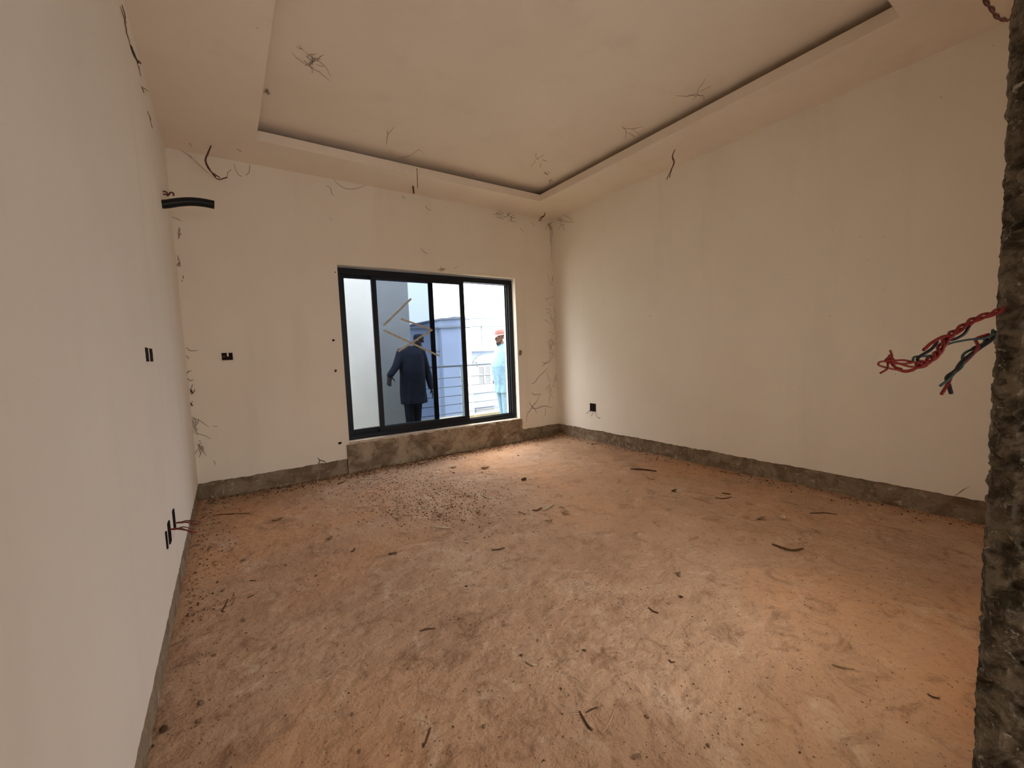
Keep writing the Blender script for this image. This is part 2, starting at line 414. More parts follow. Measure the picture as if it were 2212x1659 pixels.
# glass
M_glass = bpy.data.materials.new('tinted_glass'); M_glass.use_nodes = True
gn, gl = M_glass.node_tree.nodes, M_glass.node_tree.links
gn.remove(gn['Principled BSDF']); go_ = gn['Material Output']
gt = gn.new('ShaderNodeBsdfTransparent'); gg = gn.new('ShaderNodeBsdfGlossy'); gm = gn.new('ShaderNodeMixShader'); gf = gn.new('ShaderNodeFresnel')
gt.inputs[0].default_value = (0.31, 0.345, 0.395, 1); gg.inputs['Roughness'].default_value = 0.02; gf.inputs[0].default_value = 1.22
gl.new(gf.outputs[0], gm.inputs[0]); gl.new(gt.outputs[0], gm.inputs[1]); gl.new(gg.outputs[0], gm.inputs[2]); gl.new(gm.outputs[0], go_.inputs[0])
def sash(x0, x1, y, lbl):
    zb, zt = fzb+0.036, fzt-0.045; t = 0.027; s = 0.05; rb = 0.062
    m = MB()
    m.box(x0, x0+s, y, y+t, zb, zt); m.box(x1-s, x1, y, y+t, zb, zt)
    m.box(x0+s, x1-s, y, y+t, zb, zb+rb); m.box(x0+s, x1-s, y, y+t, zt-s, zt)
    o = m.build('sliding_panel', M_black); reparent(o, win); o['label'] = lbl
    m = MB()
    for (xa, xb, za, zb2) in ((x0+s, x0+s+0.006, zb+rb, zt-s), (x1-s-0.006, x1-s, zb+rb, zt-s)): m.box(xa, xb, y+0.004, y+t-0.004, za, zb2)
    gk = m.build('gasket', M_conduit, o)
    m = MB(); m.add([(x0+s-0.005, y+t/2, zb+rb-0.005), (x1-s+0.005, y+t/2, zb+rb-0.005), (x1-s+0.005, y+t/2, zt-s+0.005), (x0+s-0.005, y+t/2, zt-s+0.005)], [(0,1,2,3)])
    p = m.build('glass_pane', M_glass, o)
    m = MB(); m.box(x1-0.034, x1-0.016, y-0.005, y, 1.15, 1.33); m.build('handle', M_conduit, o)
    return y+t/2
y1 = 0.090; y2 = 0.142
p2a, p2b = on(811, 760, 1, y1).x, on(1008, 760, 1, y1).x
p1a, p1b = fx0+0.03, on(942, 760, 1, y2).x
sash(p2a, p2b, y1, 'inner sliding panel in the middle, taped')
sash(p1a, p1b, y2, 'outer sliding panel at the left')
tag(None or bpy.data.objects['window_1'])
# masking tape on the inner pane
tp = [((829, 703), (888, 645), 'uppermost strip of masking tape on the dark pane, rising to the right'),
      ((866, 689), (930, 711), 'short dark strip of tape sloping down beside the crossed strips'),
      ((828, 713), (949, 769), 'longest strip of masking tape, sloping down across the man in navy'),
      ((860, 759), (934, 712), 'strip of tape rising to the right and crossing the longest one')]
for i, (a, c, lb) in enumerate(tp):
    yy = y1 - 0.0012 - 0.0009*i if (i == 2) else y1+0.0105-0.0012*i
    A = on(*a, 1, yy); B = on(*c, 1, yy)
    d = (B-A); L = d.length; d.normalize(); pn = Vector((-d.z, 0, d.x)); w2 = 0.011
    m = MB(); K = 8; v = []; f = []
    for k in range(K+1):
        c0 = A + d*L*k/K; j = 0.0012*math.sin(k*2.3+i)
        for s_, dy in ((-w2, 0), (w2, 0), (w2, -0.0006), (-w2, -0.0006)):
            q = c0 + pn*(s_+j); q.y += dy; v.append(q)
    for k in range(K):
        for e in range(4): f.append((k*4+e, k*4+(e+1) % 4, k*4+4+(e+1) % 4, k*4+4+e))
    f += [(0,1,2,3), (K*4+3, K*4+2, K*4+1, K*4)]
    m.add(v, f); tag(m.build('masking_tape', M_tape), lb, 'tape', 'tape strips stuck across the dark pane')

# ------------------------------------------------------------------ outside: balcony, buildings, ground
M_out = plaster('grey_outer_render', (0.52, 0.505, 0.47), (0.49, 0.475, 0.44), (0.33, 0.33, 0.32))
M_curb = concrete('ochre_curb', (0.27, 0.24, 0.16), (0.32, 0.285, 0.19), (0.20, 0.17, 0.11), s1=9)
YR = 2.2
xe = on(885, 700, 1, YR).x
m = MB(); m.box(-0.6, 7.5, 0.23, YR+0.25, -0.17, -0.03)
tag(m.build('floor_balcony', M_curb), 'concrete floor of the balcony', kind='structure')
m = MB(); plaster_panel(m, 1, YR, 0.22, -0.6, xe, 3.9, 0.115, 8, 0.006)
tag(m.build('wall_balcony', M_out), 'pale grey outer wall facing the left window pane', kind='structure')
tag(rough_box('baseboard_balcony', -0.6, xe-0.01, YR+0.01, YR+0.2, -0.1, 0.13, 'y', concrete('grey_strip', (0.22,0.21,0.20),(0.30,0.29,0.28),(0.36,0.35,0.33)), 0.004, 0.04, seed=7),
    'dark bare strip under the grey outer wall', kind='structure')
tag(rough_box('balcony_curb', xe, 7.5, YR-0.02, YR+0.2, -0.1, 0.09, 'y', M_curb, 0.008, 0.03, seed=8),
    'ochre concrete kerb under the balcony railing', kind='structure')
m = MB(); m.box(-0.6, OX0-0.02, 0.23, 0.26, -0.1, 3.4); m.box(OX1+0.0, 7.5, 0.23, 0.26, -0.1, 3.4); m.box(OX0-0.02, OX1, 0.23, 0.26, 2.24, 3.4)
tag(m.build('wall_outer_face', M_out), 'outer face of the end wall', kind='structure')
M_rail = plain('grey_painted_steel', (0.10, 0.12, 0.14), 0.5, 0.4)
rl = empty('balcony_railing', (xe, YR+0.08, 0.09)); tag(rl, 'grey metal balcony railing of seven horizontal bars', 'railing')
m = MB(); m.box(xe, 7.4, YR+0.06, YR+0.10, 1.005, 1.04); reparent(m.build('top_rail', M_rail), rl)
for k, z in enumerate((0.815, 0.648, 0.480, 0.320, 0.160)):
    m = MB(); m.tube([(xe, YR+0.08, z), (7.4, YR+0.08, z)], 0.009, 6); reparent(m.build('rail_bar', M_rail), rl)
for px in (996,):
    X0 = on(px, 790, 1, YR+0.08).x
    for dx in (0, 2.4):
        m = MB(); m.box(X0+dx-0.022, X0+dx+0.022, YR+0.055, YR+0.105, 0.06, 1.01); reparent(m.build('post', plain('pale_post', (0.24, 0.30, 0.33), 0.5)), rl)

M_bw = plaster('white_facade', (0.34, 0.345, 0.35), (0.32, 0.325, 0.33), (0.3, 0.3, 0.3))
M_bb = plaster('blue_facade', (0.16, 0.195, 0.265), (0.15, 0.185, 0.25), (0.14, 0.17, 0.235))
M_bt = plain('grey_cornice', (0.11, 0.125, 0.145), 0.8)
M_cream = plain('cream_surround', (0.36, 0.30, 0.25), 0.8)
M_pane = plain('dark_glazing', (0.08, 0.085, 0.09), 0.25, 0.5)
YB = 10.0
def bz(px, py): return on(px, py, 1, YB).z
def bx(px, py): return on(px, py, 1, YB).x
root = empty('neighbour_house', (9, YB, -3.2)); tag(root, 'pale blue and white neighbouring house with an arched window', 'house')
def part(name, m, mat, par=root, lb=None):
    o = m.build(name, mat)
    if par is root: reparent(o, root)
    else: o.parent = par; o.matrix_parent_inverse = par.matrix_world.inverted() if False else Matrix.Translation(-Vector(root.location))
    if lb: o['label'] = lb
    return o
m = MB(); m.box(7.6, 16, YB, YB+5, -3.2, 1.31); part('lower_wall', m, M_bb, lb='pale blue lower wall')
m = MB(); m.box(7.6, 16, YB-0.01, YB+5, 1.46, 2.30); part('upper_wall', m, M_bw, lb='white upper wall')
m = MB(); m.box(7.6, 16.1, YB-0.14, YB+5, 1.31, 1.46); part('ledge', m, M_bw)
m = MB(); m.box(7.6, 16, YB-0.02, YB+5, 2.34, 2.62); part('parapet', m, M_bw)
m = MB(); m.box(7.6, 16.05, YB-0.10, YB+5, 2.30, 2.345); m.box(7.6, 16.05, YB-0.08, YB+5, 2.62, 2.665)
m.box(7.6, 16.03, YB-0.15, YB-0.13, 1.30, 1.325); part('cornice', m, M_bt)
m = MB(); m.box(bx(1040, 720)-0.015, bx(1040, 720)+0.015, YB-0.03, YB, 1.5, 2.3); part('wall_joint', m, M_bt)  # upright joint in the white wall, raised as a thin grey strip
# tower
m = MB(); A = (7.17, YB-0.1); B_ = (7.62, YB-0.75); C_ = (8.13, YB-0.75); 
pl = [(7.05, YB+3), (7.05, YB-0.15), (7.5, YB-0.6), (8.02, YB-0.6), (8.02, YB+3)]
def prism(m, pl, z0, z1, grow=0.0):
    cx_ = sum(p[0] for p in pl)/len(pl); cy_ = sum(p[1] for p in pl)/len(pl)
    q = [(p[0]+(grow if p[0] > cx_ else -grow), p[1]+(grow if p[1] > cy_ else -grow)) for p in pl]; k = len(q)
    m.add([(x, y, z0) for x, y in q]+[(x, y, z1) for x, y in q], [tuple(range(k))[::-1], tuple(range(k, 2*k))]+[(i, (i+1) % k, (i+1) % k+k, i+k) for i in range(k)])
m = MB(); prism(m, pl, -3.2, 2.55); part('tower_wall', m, M_bb, lb='blue corner tower')
m = MB(); prism(m, pl, 2.22, 2.27, 0.06); prism(m, pl, 2.53, 2.59, 0.06); part('tower_cornice', m, M_bt)
m = MB(); m.box(7.70, 8.03, YB-0.63, YB-0.5, -3.2, 2.2); part('pilaster', m, M_bw, lb='pale pilaster on the tower')
m = MB(); m.box(2.5, 7.05, YB+0.1, YB+4, -3.2, 2.22); part('wing_wall', m, M_bb, lb='low blue wing left of the tower')
m = MB(); m.box(2.4, 7.05, YB+0.02, YB+4, 2.22, 2.28); m.box(6.6, 7.06, YB+0.06, YB+0.1, 1.36, 1.39); part('wing_cornice', m, M_bt)
# arched window
wc = (bx(1028, 808)+bx(1058, 808))/2; whw = (bx(1058, 808)-bx(1028, 808))/2
zt, zb = 0.72, -0.03
def arch(xc, hw, z0, zs, zap, y0, y1, m):
    pts = [(xc-hw, z0), (xc+hw, z0), (xc+hw, zs)]
    for t in (0.33, 0.66): pts.append((xc+hw*(1-t**1.25*0.95) if t < 1 else xc, zs+(zap-zs)*math.sin(t*math.pi/2)*0.97))
    pts.append((xc, zap))
    for t in (0.66, 0.33): pts.append((xc-hw*(1-t**1.25*0.95), zs+(zap-zs)*math.sin(t*math.pi/2)*0.97))
    pts.append((xc-hw, zs)); k = len(pts)
    m.add([(x, y0, z) for x, z in pts]+[(x, y1, z) for x, z in pts], [tuple(range(k)), tuple(range(k, 2*k))[::-1]]+[(i, i+k, (i+1) % k+k, (i+1) % k) for i in range(k)])
m = MB(); arch(wc, whw+0.20, -0.35, 0.72, 1.17, YB-0.09, YB, m); part('arch_surround', m, M_cream, lb='cream pointed surround')
m = MB(); arch(wc, whw+0.13, -0.32, 0.70, 1.09, YB-0.11, YB-0.02, m); part('arch_infill', m, M_bw)
m = MB(); m.box(wc-whw-0.05, wc+whw+0.05, YB-0.17, YB-0.05, 0.84, 0.89); part('window_hood', m, M_bt)
m = MB(); t = 0.03
m.box(wc-whw, wc+whw, YB-0.13, YB-0.08, zt-t, zt+t); m.box(wc-whw, wc+whw, YB-0.13, YB-0.08, zb-t, zb+t)
m.box(wc-whw, wc-whw+2*t, YB-0.13, YB-0.08, zb, zt); m.box(wc+whw-2*t, wc+whw, YB-0.13, YB-0.08, zb, zt)
m.box(wc-t, wc+t, YB-0.14, YB-0.08, zb, zt); m.box(wc-whw, wc+whw, YB-0.14, YB-0.08, 0.33, 0.38)
wfm = part('window_frame', m, M_bw)
for (xa, xb) in ((wc-whw+2*t, wc-t), (wc+t, wc+whw-2*t)):
    for (za, zc) in ((zb+t, 0.33), (0.38, zt-t)):
        m = MB(); m.box(xa, xb, YB-0.115, YB-0.10, za, zc); o = m.build('pane', M_pane); o.parent = wfm
m = MB(); m.box(wc-0.62, wc+0.62, YB-0.12, YB, -0.93, -0.86); part('lower_ledge', m, M_cream)
m = MB(); m.box(wc-0.42, wc+0.42, YB-0.05, YB, -1.6, -1.0); part('lower_window', m, M_pane)
m = MB(); m.box(-20, 40, 2.5, 60, -3.4, -3.2)
tag(m.build('ground', plain('pale_yard', (0.42, 0.38, 0.32), 0.95)), 'bare yard below the balcony', kind='structure')

# ------------------------------------------------------------------ people
def ell(bm, c, r, rot=None, seg=14):
    mt = Matrix.Translation(c) @ (rot.to_4x4() if rot else Matrix.Identity(4)) @ Matrix.Diagonal((*r, 1))
    bmesh.ops.create_uvsphere(bm, u_segments=seg, v_segments=max(6, seg*2//3), radius=1, matrix=mt)
def cap(bm, a, c, ra, rc, seg=12):
    a = Vector(a); c = Vector(c); d = c-a; L = d.length
    rot = d.to_track_quat('Z', 'Y').to_matrix().to_4x4()
    bmesh.ops.create_cone(bm, cap_ends=True, segments=seg, radius1=ra, radius2=rc, depth=L, matrix=Matrix.Translation((a+c)/2) @ rot)
    ell(bm, a, (ra,)*3, seg=seg); ell(bm, c, (rc,)*3, seg=seg)
def loft(bm, rings, n=22):
    """rings: (cx, cy, z, rx, ry)"""
    vs_ = []
    for cx_, cy_, z, rx, ry in rings:
        vs_.append([bm.verts.new((cx_+rx*math.cos(2*math.pi*k/n), cy_+ry*math.sin(2*math.pi*k/n), z)) for k in range(n)])
    for a, c in zip(vs_, vs_[1:]):
        for k in range(n): bm.faces.new((a[k], a[(k+1) % n], c[(k+1) % n], c[k]))
    bm.faces.new(vs_[0][::-1]); bm.faces.new(vs_[-1])
def finish(bm, name, mat, parent, voxel=None, smooth=4):
    bmesh.ops.recalc_face_normals(bm, faces=bm.faces)
    me = bpy.data.meshes.new(name); bm.to_mesh(me); bm.free(); me.materials.append(mat)
    o = bpy.data.objects.new(name, me); col.objects.link(o); o.parent = parent
    if voxel:
        r = o.modifiers.new('Remesh', 'REMESH'); r.mode = 'VOXEL'; r.voxel_size = voxel; r.use_smooth_shade = True
        if smooth:
            s = o.modifiers.new('Smooth', 'SMOOTH'); s.factor = 0.5; s.iterations = smooth
        dg = bpy.context.evaluated_depsgraph_get(); ev = o.evaluated_get(dg)
        me2 = bpy.data.meshes.new_from_object(ev, depsgraph=dg); o.modifiers.clear(); o.data = me2; me2.name = name
    return o
def hand(bm, wrist, d, palmn, s=1.0, curl=0.35, thumb=1):
    """hand from the wrist along d; palmn = palm normal; fingers curl towards palmn"""
    d = Vector(d).normalized(); pn = Vector(palmn); pn = (pn - d*pn.dot(d)).normalized(); sd = d.cross(pn)*thumb
    w = Vector(wrist)
    rot = Matrix((sd, d, pn)).transposed()
    ell(bm, w+d*0.045*s, (0.040*s, 0.052*s, 0.017*s), rot)
    for i, (o_, L) in enumerate(((0.028, 0.070), (0.010, 0.078), (-0.010, 0.072), (-0.028, 0.056))):
        p = w + d*0.085*s + sd*o_*s; dd = d.copy(); dd = (dd + sd*o_*2.5).normalized(); c = curl*(1+0.15*i)
        for k, (ln, r0, r1) in enumerate(((0.45, 0.0095, 0.0088), (0.32, 0.0088, 0.008), (0.23, 0.008, 0.0068))):
            e = p + dd*L*ln*s; cap(bm, p, e, r0*s, r1*s, 8); p = e
            dd = (dd*math.cos(c) + pn*math.sin(c)).normalized()
    p = w + d*0.018*s + sd*0.030*s; dd = (d*0.75+sd*0.75+pn*0.25).normalized()
    for ln, r0, r1 in ((0.042, 0.012, 0.011), (0.032, 0.0105, 0.009)):
        e = p+dd*ln*s; cap(bm, p, e, r0*s, r1*s, 8); p = e; dd = (dd+d*0.5+pn*0.2).normalized()
def person(loc, face, J, skin, cloth, trous, label, hat, beard, hair, kz=0.50, sleeve='long', extra=None, belly=0.03):
    """local frame: x right of the figure seen from the front is -x ; figure faces -y locally"""
    root = empty('person', loc); root.rotation_euler = (0, 0, face)
    tag(root, label, 'person')
    bm = bmesh.new()
    hp = J['head']; hz = hp.z
    # legs and trunk
    for s in (-1, 1):
        hip = Vector((0.09*s, 0, 0.92)); kn, an = J['knee'][s], J['ankle'][s]
        cap(bm, hip, kn, 0.082, 0.056); cap(bm, kn, an+Vector((0,0.01,0.02)), 0.054, 0.036); ell(bm, kn.lerp(an, 0.3)+Vector((0, 0.02, 0)), (0.052, 0.055, 0.11))
        cap(bm, an+Vector((0, 0.025, -0.045)), an+Vector((0, -0.13, -0.055)), 0.034, 0.028); ell(bm, an+Vector((0, -0.06, -0.04)), (0.04, 0.09, 0.035))
    ell(bm, (0, 0.01, 0.96), (0.165, 0.12, 0.13)); ell(bm, (0, -0.01, 1.10), (0.15, 0.115, 0.15)); ell(bm, (0, 0.0, 1.27), (0.17, 0.115, 0.15))
    cap(bm, J['sh'][-1], J['sh'][1], 0.052, 0.052)
    cap(bm, (0, 0.015, 1.34), hp+Vector((0, 0.015, -0.08)), 0.066, 0.054)
    # head
    R3 = Matrix.Rotation(J.get('hyaw', 0), 3, 'Z') @ Matrix.Rotation(J.get('hpit', 0), 3, 'X')
    def hh(x, y, z): return hp + R3 @ Vector((x, y, z))
    ell(bm, hh(0, 0.012, 0.035), (0.076, 0.096, 0.085), R3, 18); ell(bm, hh(0, -0.025, -0.045), (0.058, 0.068, 0.072), R3, 16)
    ell(bm, hh(0, -0.062, -0.092), (0.026, 0.024, 0.020), R3); cap(bm, hh(0, -0.088, 0.012), hh(0, -0.112, -0.028), 0.009, 0.014, 8)
    ell(bm, hh(0, -0.100, -0.034), (0.021, 0.014, 0.011), R3, 8)
    ell(bm, hh(0, -0.086, -0.060), (0.026, 0.014, 0.008), R3, 8); ell(bm, hh(0, -0.084, -0.072), (0.023, 0.014, 0.008), R3, 8)
    cap(bm, hh(-0.045, -0.075, 0.026), hh(0.045, -0.075, 0.026), 0.012, 0.012, 8)
    for s in (-1, 1): ell(bm, hh(0.078*s, 0.012, -0.008), (0.010, 0.020, 0.032), R3, 10)
    for s in (-1, 1):
        cap(bm, J['sh'][s], J['el'][s], 0.052, 0.040); cap(bm, J['el'][s], J['wr'][s], 0.040, 0.027)
        dd = J['hd'][s]; hand(bm, J['wr'][s], dd, J['pn'][s], 1.02, J.get('curl', 0.35), thumb=J['th'][s])
    body = finish(bm, 'body', skin, root, 0.0065, 3)
    # eyes
    for s in (-1, 1):
        bm = bmesh.new(); ell(bm, hh(0.030*s, -0.079, 0.004), (0.013, 0.010, 0.008), R3, 10)
        finish(bm, 'eye', plain('eye_white', (0.5, 0.48, 0.45)), root)
        bm = bmesh.new(); ell(bm, hh(0.030*s, -0.088, 0.004), (0.005, 0.003, 0.005), R3, 8)
        finish(bm, 'pupil', M_blk, root)
    # kaftan
    bm = bmesh.new()
    bl = belly
    loft(bm, [(0, 0.0, kz, 0.215, 0.165), (0, 0, kz+0.15, 0.210, 0.158), (0, -bl*0.4, 0.85, 0.205, 0.150+bl*0.3), (0, -bl, 1.02, 0.198, 0.148+bl*0.3), (0, -bl*0.6, 1.18, 0.200, 0.142),
              (0, 0, 1.30, 0.200, 0.125), (0, 0.005, 1.365, 0.165, 0.100), (0, 0.01, 1.41, 0.085, 0.078), (0, 0.012, 1.432, 0.068, 0.066)])
    for s in (-1, 1):
        cap(bm, (0.06*s, 0, 1.345), J['sh'][s], 0.068, 0.064); cap(bm, J['sh'][s], J['el'][s], 0.064, 0.060)
        if sleeve == 'long': cap(bm, J['el'][s], J['el'][s].lerp(J['wr'][s], 0.93), 0.062, 0.050)
        else: cap(bm, J['el'][s], J['el'][s].lerp(J['wr'][s], 0.10), 0.064, 0.062)
    k = finish(bm, 'kaftan', cloth, root, 0.010, 5)
    # folds
    for vv_ in k.data.vertices:
        c = vv_.co
        a = math.atan2(c.y, c.x); low = max(0, min(1, (1.15-c.z)/0.6))
        q = 0.007*low*math.sin(a*9+2*math.sin(c.z*5)) + 0.006*noise.noise(c*9)
        nn = Vector((c.x, c.y, 0)); nn = nn.normalized() if nn.length > 1e-4 else nn
        vv_.co = c + nn*q
    bm = bmesh.new()
    ell(bm, (0, 0.005, 0.93), (0.17, 0.13, 0.13))
    for s in (-1, 1):
        cap(bm, (0.09*s, 0, 0.90), J['knee'][s], 0.098, 0.082); cap(bm, J['knee'][s], J['ankle'][s]+Vector((0, 0, 0.03)), 0.080, 0.066)
    finish(bm, 'trousers', trous, root, 0.011, 3)
    for s in (-1, 1):
        bm = bmesh.new(); an = J['ankle'][s]
        cap(bm, an+Vector((0, 0.03, -0.05)), an+Vector((0, -0.15, -0.055)), 0.040, 0.036); ell(bm, an+Vector((0, -0.07, -0.045)), (0.048, 0.11, 0.042))
        finish(bm, 'shoe', plain('dark_leather', (0.03, 0.02, 0.015), 0.5), root, 0.010, 2)
    if hair:
        bm = bmesh.new(); ell(bm, hh(0, 0.022, 0.042), (0.0785, 0.092, 0.082), R3, 16); finish(bm, 'hair', M_blk, root)
    if beard:
        bm = bmesh.new(); ell(bm, hh(0, -0.070, -0.100), (0.032, 0.032, 0.034), R3, 12); ell(bm, hh(0, -0.076, -0.128), (0.017, 0.016, 0.026), R3, 10)
        for s in (-1, 1): cap(bm, hh(0.055*s, -0.01, -0.05), hh(0.03*s, -0.060, -0.10), 0.012, 0.018, 8)
        cap(bm, hh(-0.022, -0.098, -0.050), hh(0.022, -0.098, -0.050), 0.006, 0.006, 6)
        finish(bm, 'beard', plain('black_beard', (0.02, 0.017, 0.015), 0.9), root, 0.006, 2)
    if hat == 'brim':
        bm = bmesh.new()
        n_ = 26; prof = [(0.150, 0.045), (0.150, 0.050), (0.092, 0.062), (0.092, 0.105), (0.084, 0.140), (0.060, 0.152), (0.0, 0.150)]
        rings = []
        for r_, z_ in prof:
            rings.append([bm.verts.new(hh(r_*0.92*math.cos(2*math.pi*k_/n_), 0.008+r_*1.12*math.sin(2*math.pi*k_/n_), z_+ (0.0 if r_ < 0.12 else -0.012*math.sin(2*math.pi*k_/n_)*-1*1.0)+(-0.02 if (r_ > 0.12 and math.sin(2*math.pi*k_/n_) < -0.8) else 0))) for k_ in range(n_)])
        for a, c in zip(rings, rings[1:]):
            for k_ in range(n_): bm.faces.new((a[k_], a[(k_+1) % n_], c[(k_+1) % n_], c[k_]))
        finish(bm, 'hat', plain('dusty_red_hat', (0.20, 0.095, 0.085), 0.8), root)
        bm = bmesh.new()
        loft_r = []
        for z_ in (0.062, 0.080):
            loft_r.append([bm.verts.new(hh(0.096*0.92*math.cos(2*math.pi*k_/n_), 0.008+0.096*1.12*math.sin(2*math.pi*k_/n_), z_)) for k_ in range(n_)])
        for k_ in range(n_): bm.faces.new((loft_r[0][k_], loft_r[0][(k_+1) % n_], loft_r[1][(k_+1) % n_], loft_r[1][k_]))
        finish(bm, 'hat_band', plain('hat_band', (0.20, 0.08, 0.07), 0.8), root)
    if hat == 'cap':
        bm = bmesh.new(); n_ = 24; rings = []
        for r_, z_ in ((0.082, 0.028), (0.086, 0.034), (0.085, 0.070), (0.074, 0.098), (0.048, 0.113), (0.0, 0.117)):
            rings.append([bm.verts.new(hh(r_*0.93*math.cos(2*math.pi*k_/n_), 0.010+r_*1.15*math.sin(2*math.pi*k_/n_), z_)) for k_ in range(n_)])
        for a, c in zip(rings, rings[1:]):
            for k_ in range(n_): bm.faces.new((a[k_], a[(k_+1) % n_], c[(k_+1) % n_], c[k_]))
        finish(bm, 'cap', plain('navy_cap', (0.035, 0.04, 0.05), 0.9), root)
    if extra: extra(root, J)
    return root
V = Vector
FLZ = -0.03
skin1 = plain('brown_skin', (0.10, 0.045, 0.03), 0.5, 0.4); skin2 = plain('dark_brown_skin', (0.045, 0.022, 0.018), 0.5, 0.4)
# man in light blue, facing left in the open part of the window (local -y turned to world -x)
def watch(root, J):
    m = MB(); w = J['wr'][1]; e = J['el'][1]; d = (w-e).normalized()
    m.tube([w-d*0.045, w-d*0.015], 0.036, 14); o = m.build('wristwatch', plain('steel_watch', (0.75, 0.75, 0.72), 0.3, 0.5), root); o['label'] = 'pale metal wristwatch'
J = dict(head=V((0, -0.035, 1.545)), hpit=0.10,
    sh={-1: V((-0.165, 0.01, 1.345)), 1: V((0.165, 0.01, 1.345))}, el={-1: V((-0.215, 0.03, 1.06)), 1: V((0.215, 0.06, 1.06))},
    wr={-1: V((-0.22, -0.05, 0.82)), 1: V((0.225, -0.005, 0.80))}, hd={-1: V((0, -0.15, -1)), 1: V((0.0, -0.16, -1))},
    pn={-1: V((1, 0, 0)), 1: V((-1, 0, 0))}, th={-1: -1, 1: 1}, curl=0.45,
    knee={-1: V((-0.09, -0.02, 0.50)), 1: V((0.09, -0.03, 0.50))}, ankle={-1: V((-0.09, 0.03, 0.09)), 1: V((0.09, -0.02, 0.09))})
p1 = person((4.52, 1.85, FLZ), math.radians(-90), J, skin1, plain('light_blue_cotton', (0.12, 0.21, 0.30), 0.85), plain('light_blue_trouser', (0.13, 0.22, 0.31), 0.85),
    'bearded man in light blue kaftan and reddish brimmed hat, standing in profile', 'brim', True, True, kz=0.53, sleeve='half', extra=watch, belly=0.06)
# man in navy, arms spread, behind the dark pane
def local(w, root, ang):
    return Matrix.Rotation(-ang, 3, 'Z') @ (Vector(w) - Vector(root))
R1 = V((2.765, 1.85, FLZ)); a1 = math.radians(-18)
def wl_(px, py, dy=0.0): return local(on(px, py, 1, 1.85+dy), R1, a1)
J = dict(head=wl_(904, 733)+V((0, 0.0, -0.025+0.0)), hyaw=math.radians(-32), hpit=0.05,
    sh={-1: V((-0.165, 0.01, 1.335)), 1: V((0.165, 0.01, 1.325))},
    el={-1: wl_(856, 791, -0.05), 1: wl_(924, 806, 0.0)}, wr={-1: wl_(842, 812, -0.12), 1: wl_(931.5, 838, -0.06)},
    hd={-1: V((-0.12, -0.2, -0.8)), 1: V((0.12, -0.25, -0.9))}, pn={-1: V((0.3, 0.8, -0.2)), 1: V((-1, 0, 0))}, th={-1: 1, 1: 1}, curl=0.25,
    knee={-1: V((-0.085, -0.03, 0.50)), 1: V((0.055, 0.02, 0.50))}, ankle={-1: V((-0.075, -0.02, 0.09)), 1: V((0.03, 0.08, 0.09))})
p2 = person(R1, a1, J, skin2, plain('navy_cotton', (0.017, 0.020, 0.032), 0.9), plain('navy_trouser', (0.014, 0.016, 0.027), 0.9),
    'man in dark navy kaftan and cap seen through the dark pane, arms held out', 'cap', False, True, kz=0.50, belly=0.03)

# ------------------------------------------------------------------ electrical bits
def wire(parent, pts, r, mat, name='wire', n=7, k=5):
    m = MB(); m.tube(smooth_path(pts, k), r, n); o = m.build(name, mat, None, True)
    if parent: reparent(o, parent)
    return o
# conduit
c0 = on(350, 441, 0, 0); Yc = c0.y
pts = [V((-0.05, Yc, c0.z-0.005)), on(356, 441, 1, Yc), on(385, 437, 1, Yc), on(412, 435.5, 1, Yc), on(440, 438, 1, Yc), on(463, 442.5, 1, Yc)]
pa = smooth_path(pts, 4)
m = MB(); n_ = 16; ro, ri = 0.030, 0.025
m.tube(pa, ro, n_, cap=False)
inner = MB(); inner.tube(pa, ri, n_, cap=False); inner.f = [q[::-1] for q in inner.f]; m.add(inner.v, inner.f)
a0 = (len(pa)-1)*n_; b0 = len(pa)*n_ + a0
m.f += [[a0+k, a0+(k+1) % n_, b0+(k+1) % n_, b0+k] for k in range(n_)]
tag(m.build('conduit_pipe', M_conduit, None, True), 'thick black plastic pipe sticking out of the left wall near the ceiling', 'pipe')
s = empty('wire_stub', left(356, 420)); tag(s, 'short curled brown wire stub just above the black pipe', 'wire')
y_ = left(352, 418).y
wire(s, [V((-0.01, y_, left(352, 419).z)), on(358, 420, 1, y_), on(364, 421, 1, y_), on(368, 416, 1, y_), on(374, 417, 1, y_), on(375, 423, 1, y_)], 0.006, M_brown)
wire(s, [V((-0.01, y_, left(352, 415).z)), on(357, 414, 1, y_), on(361, 417, 1, y_), on(362, 424, 1, y_)], 0.006, M_brown)

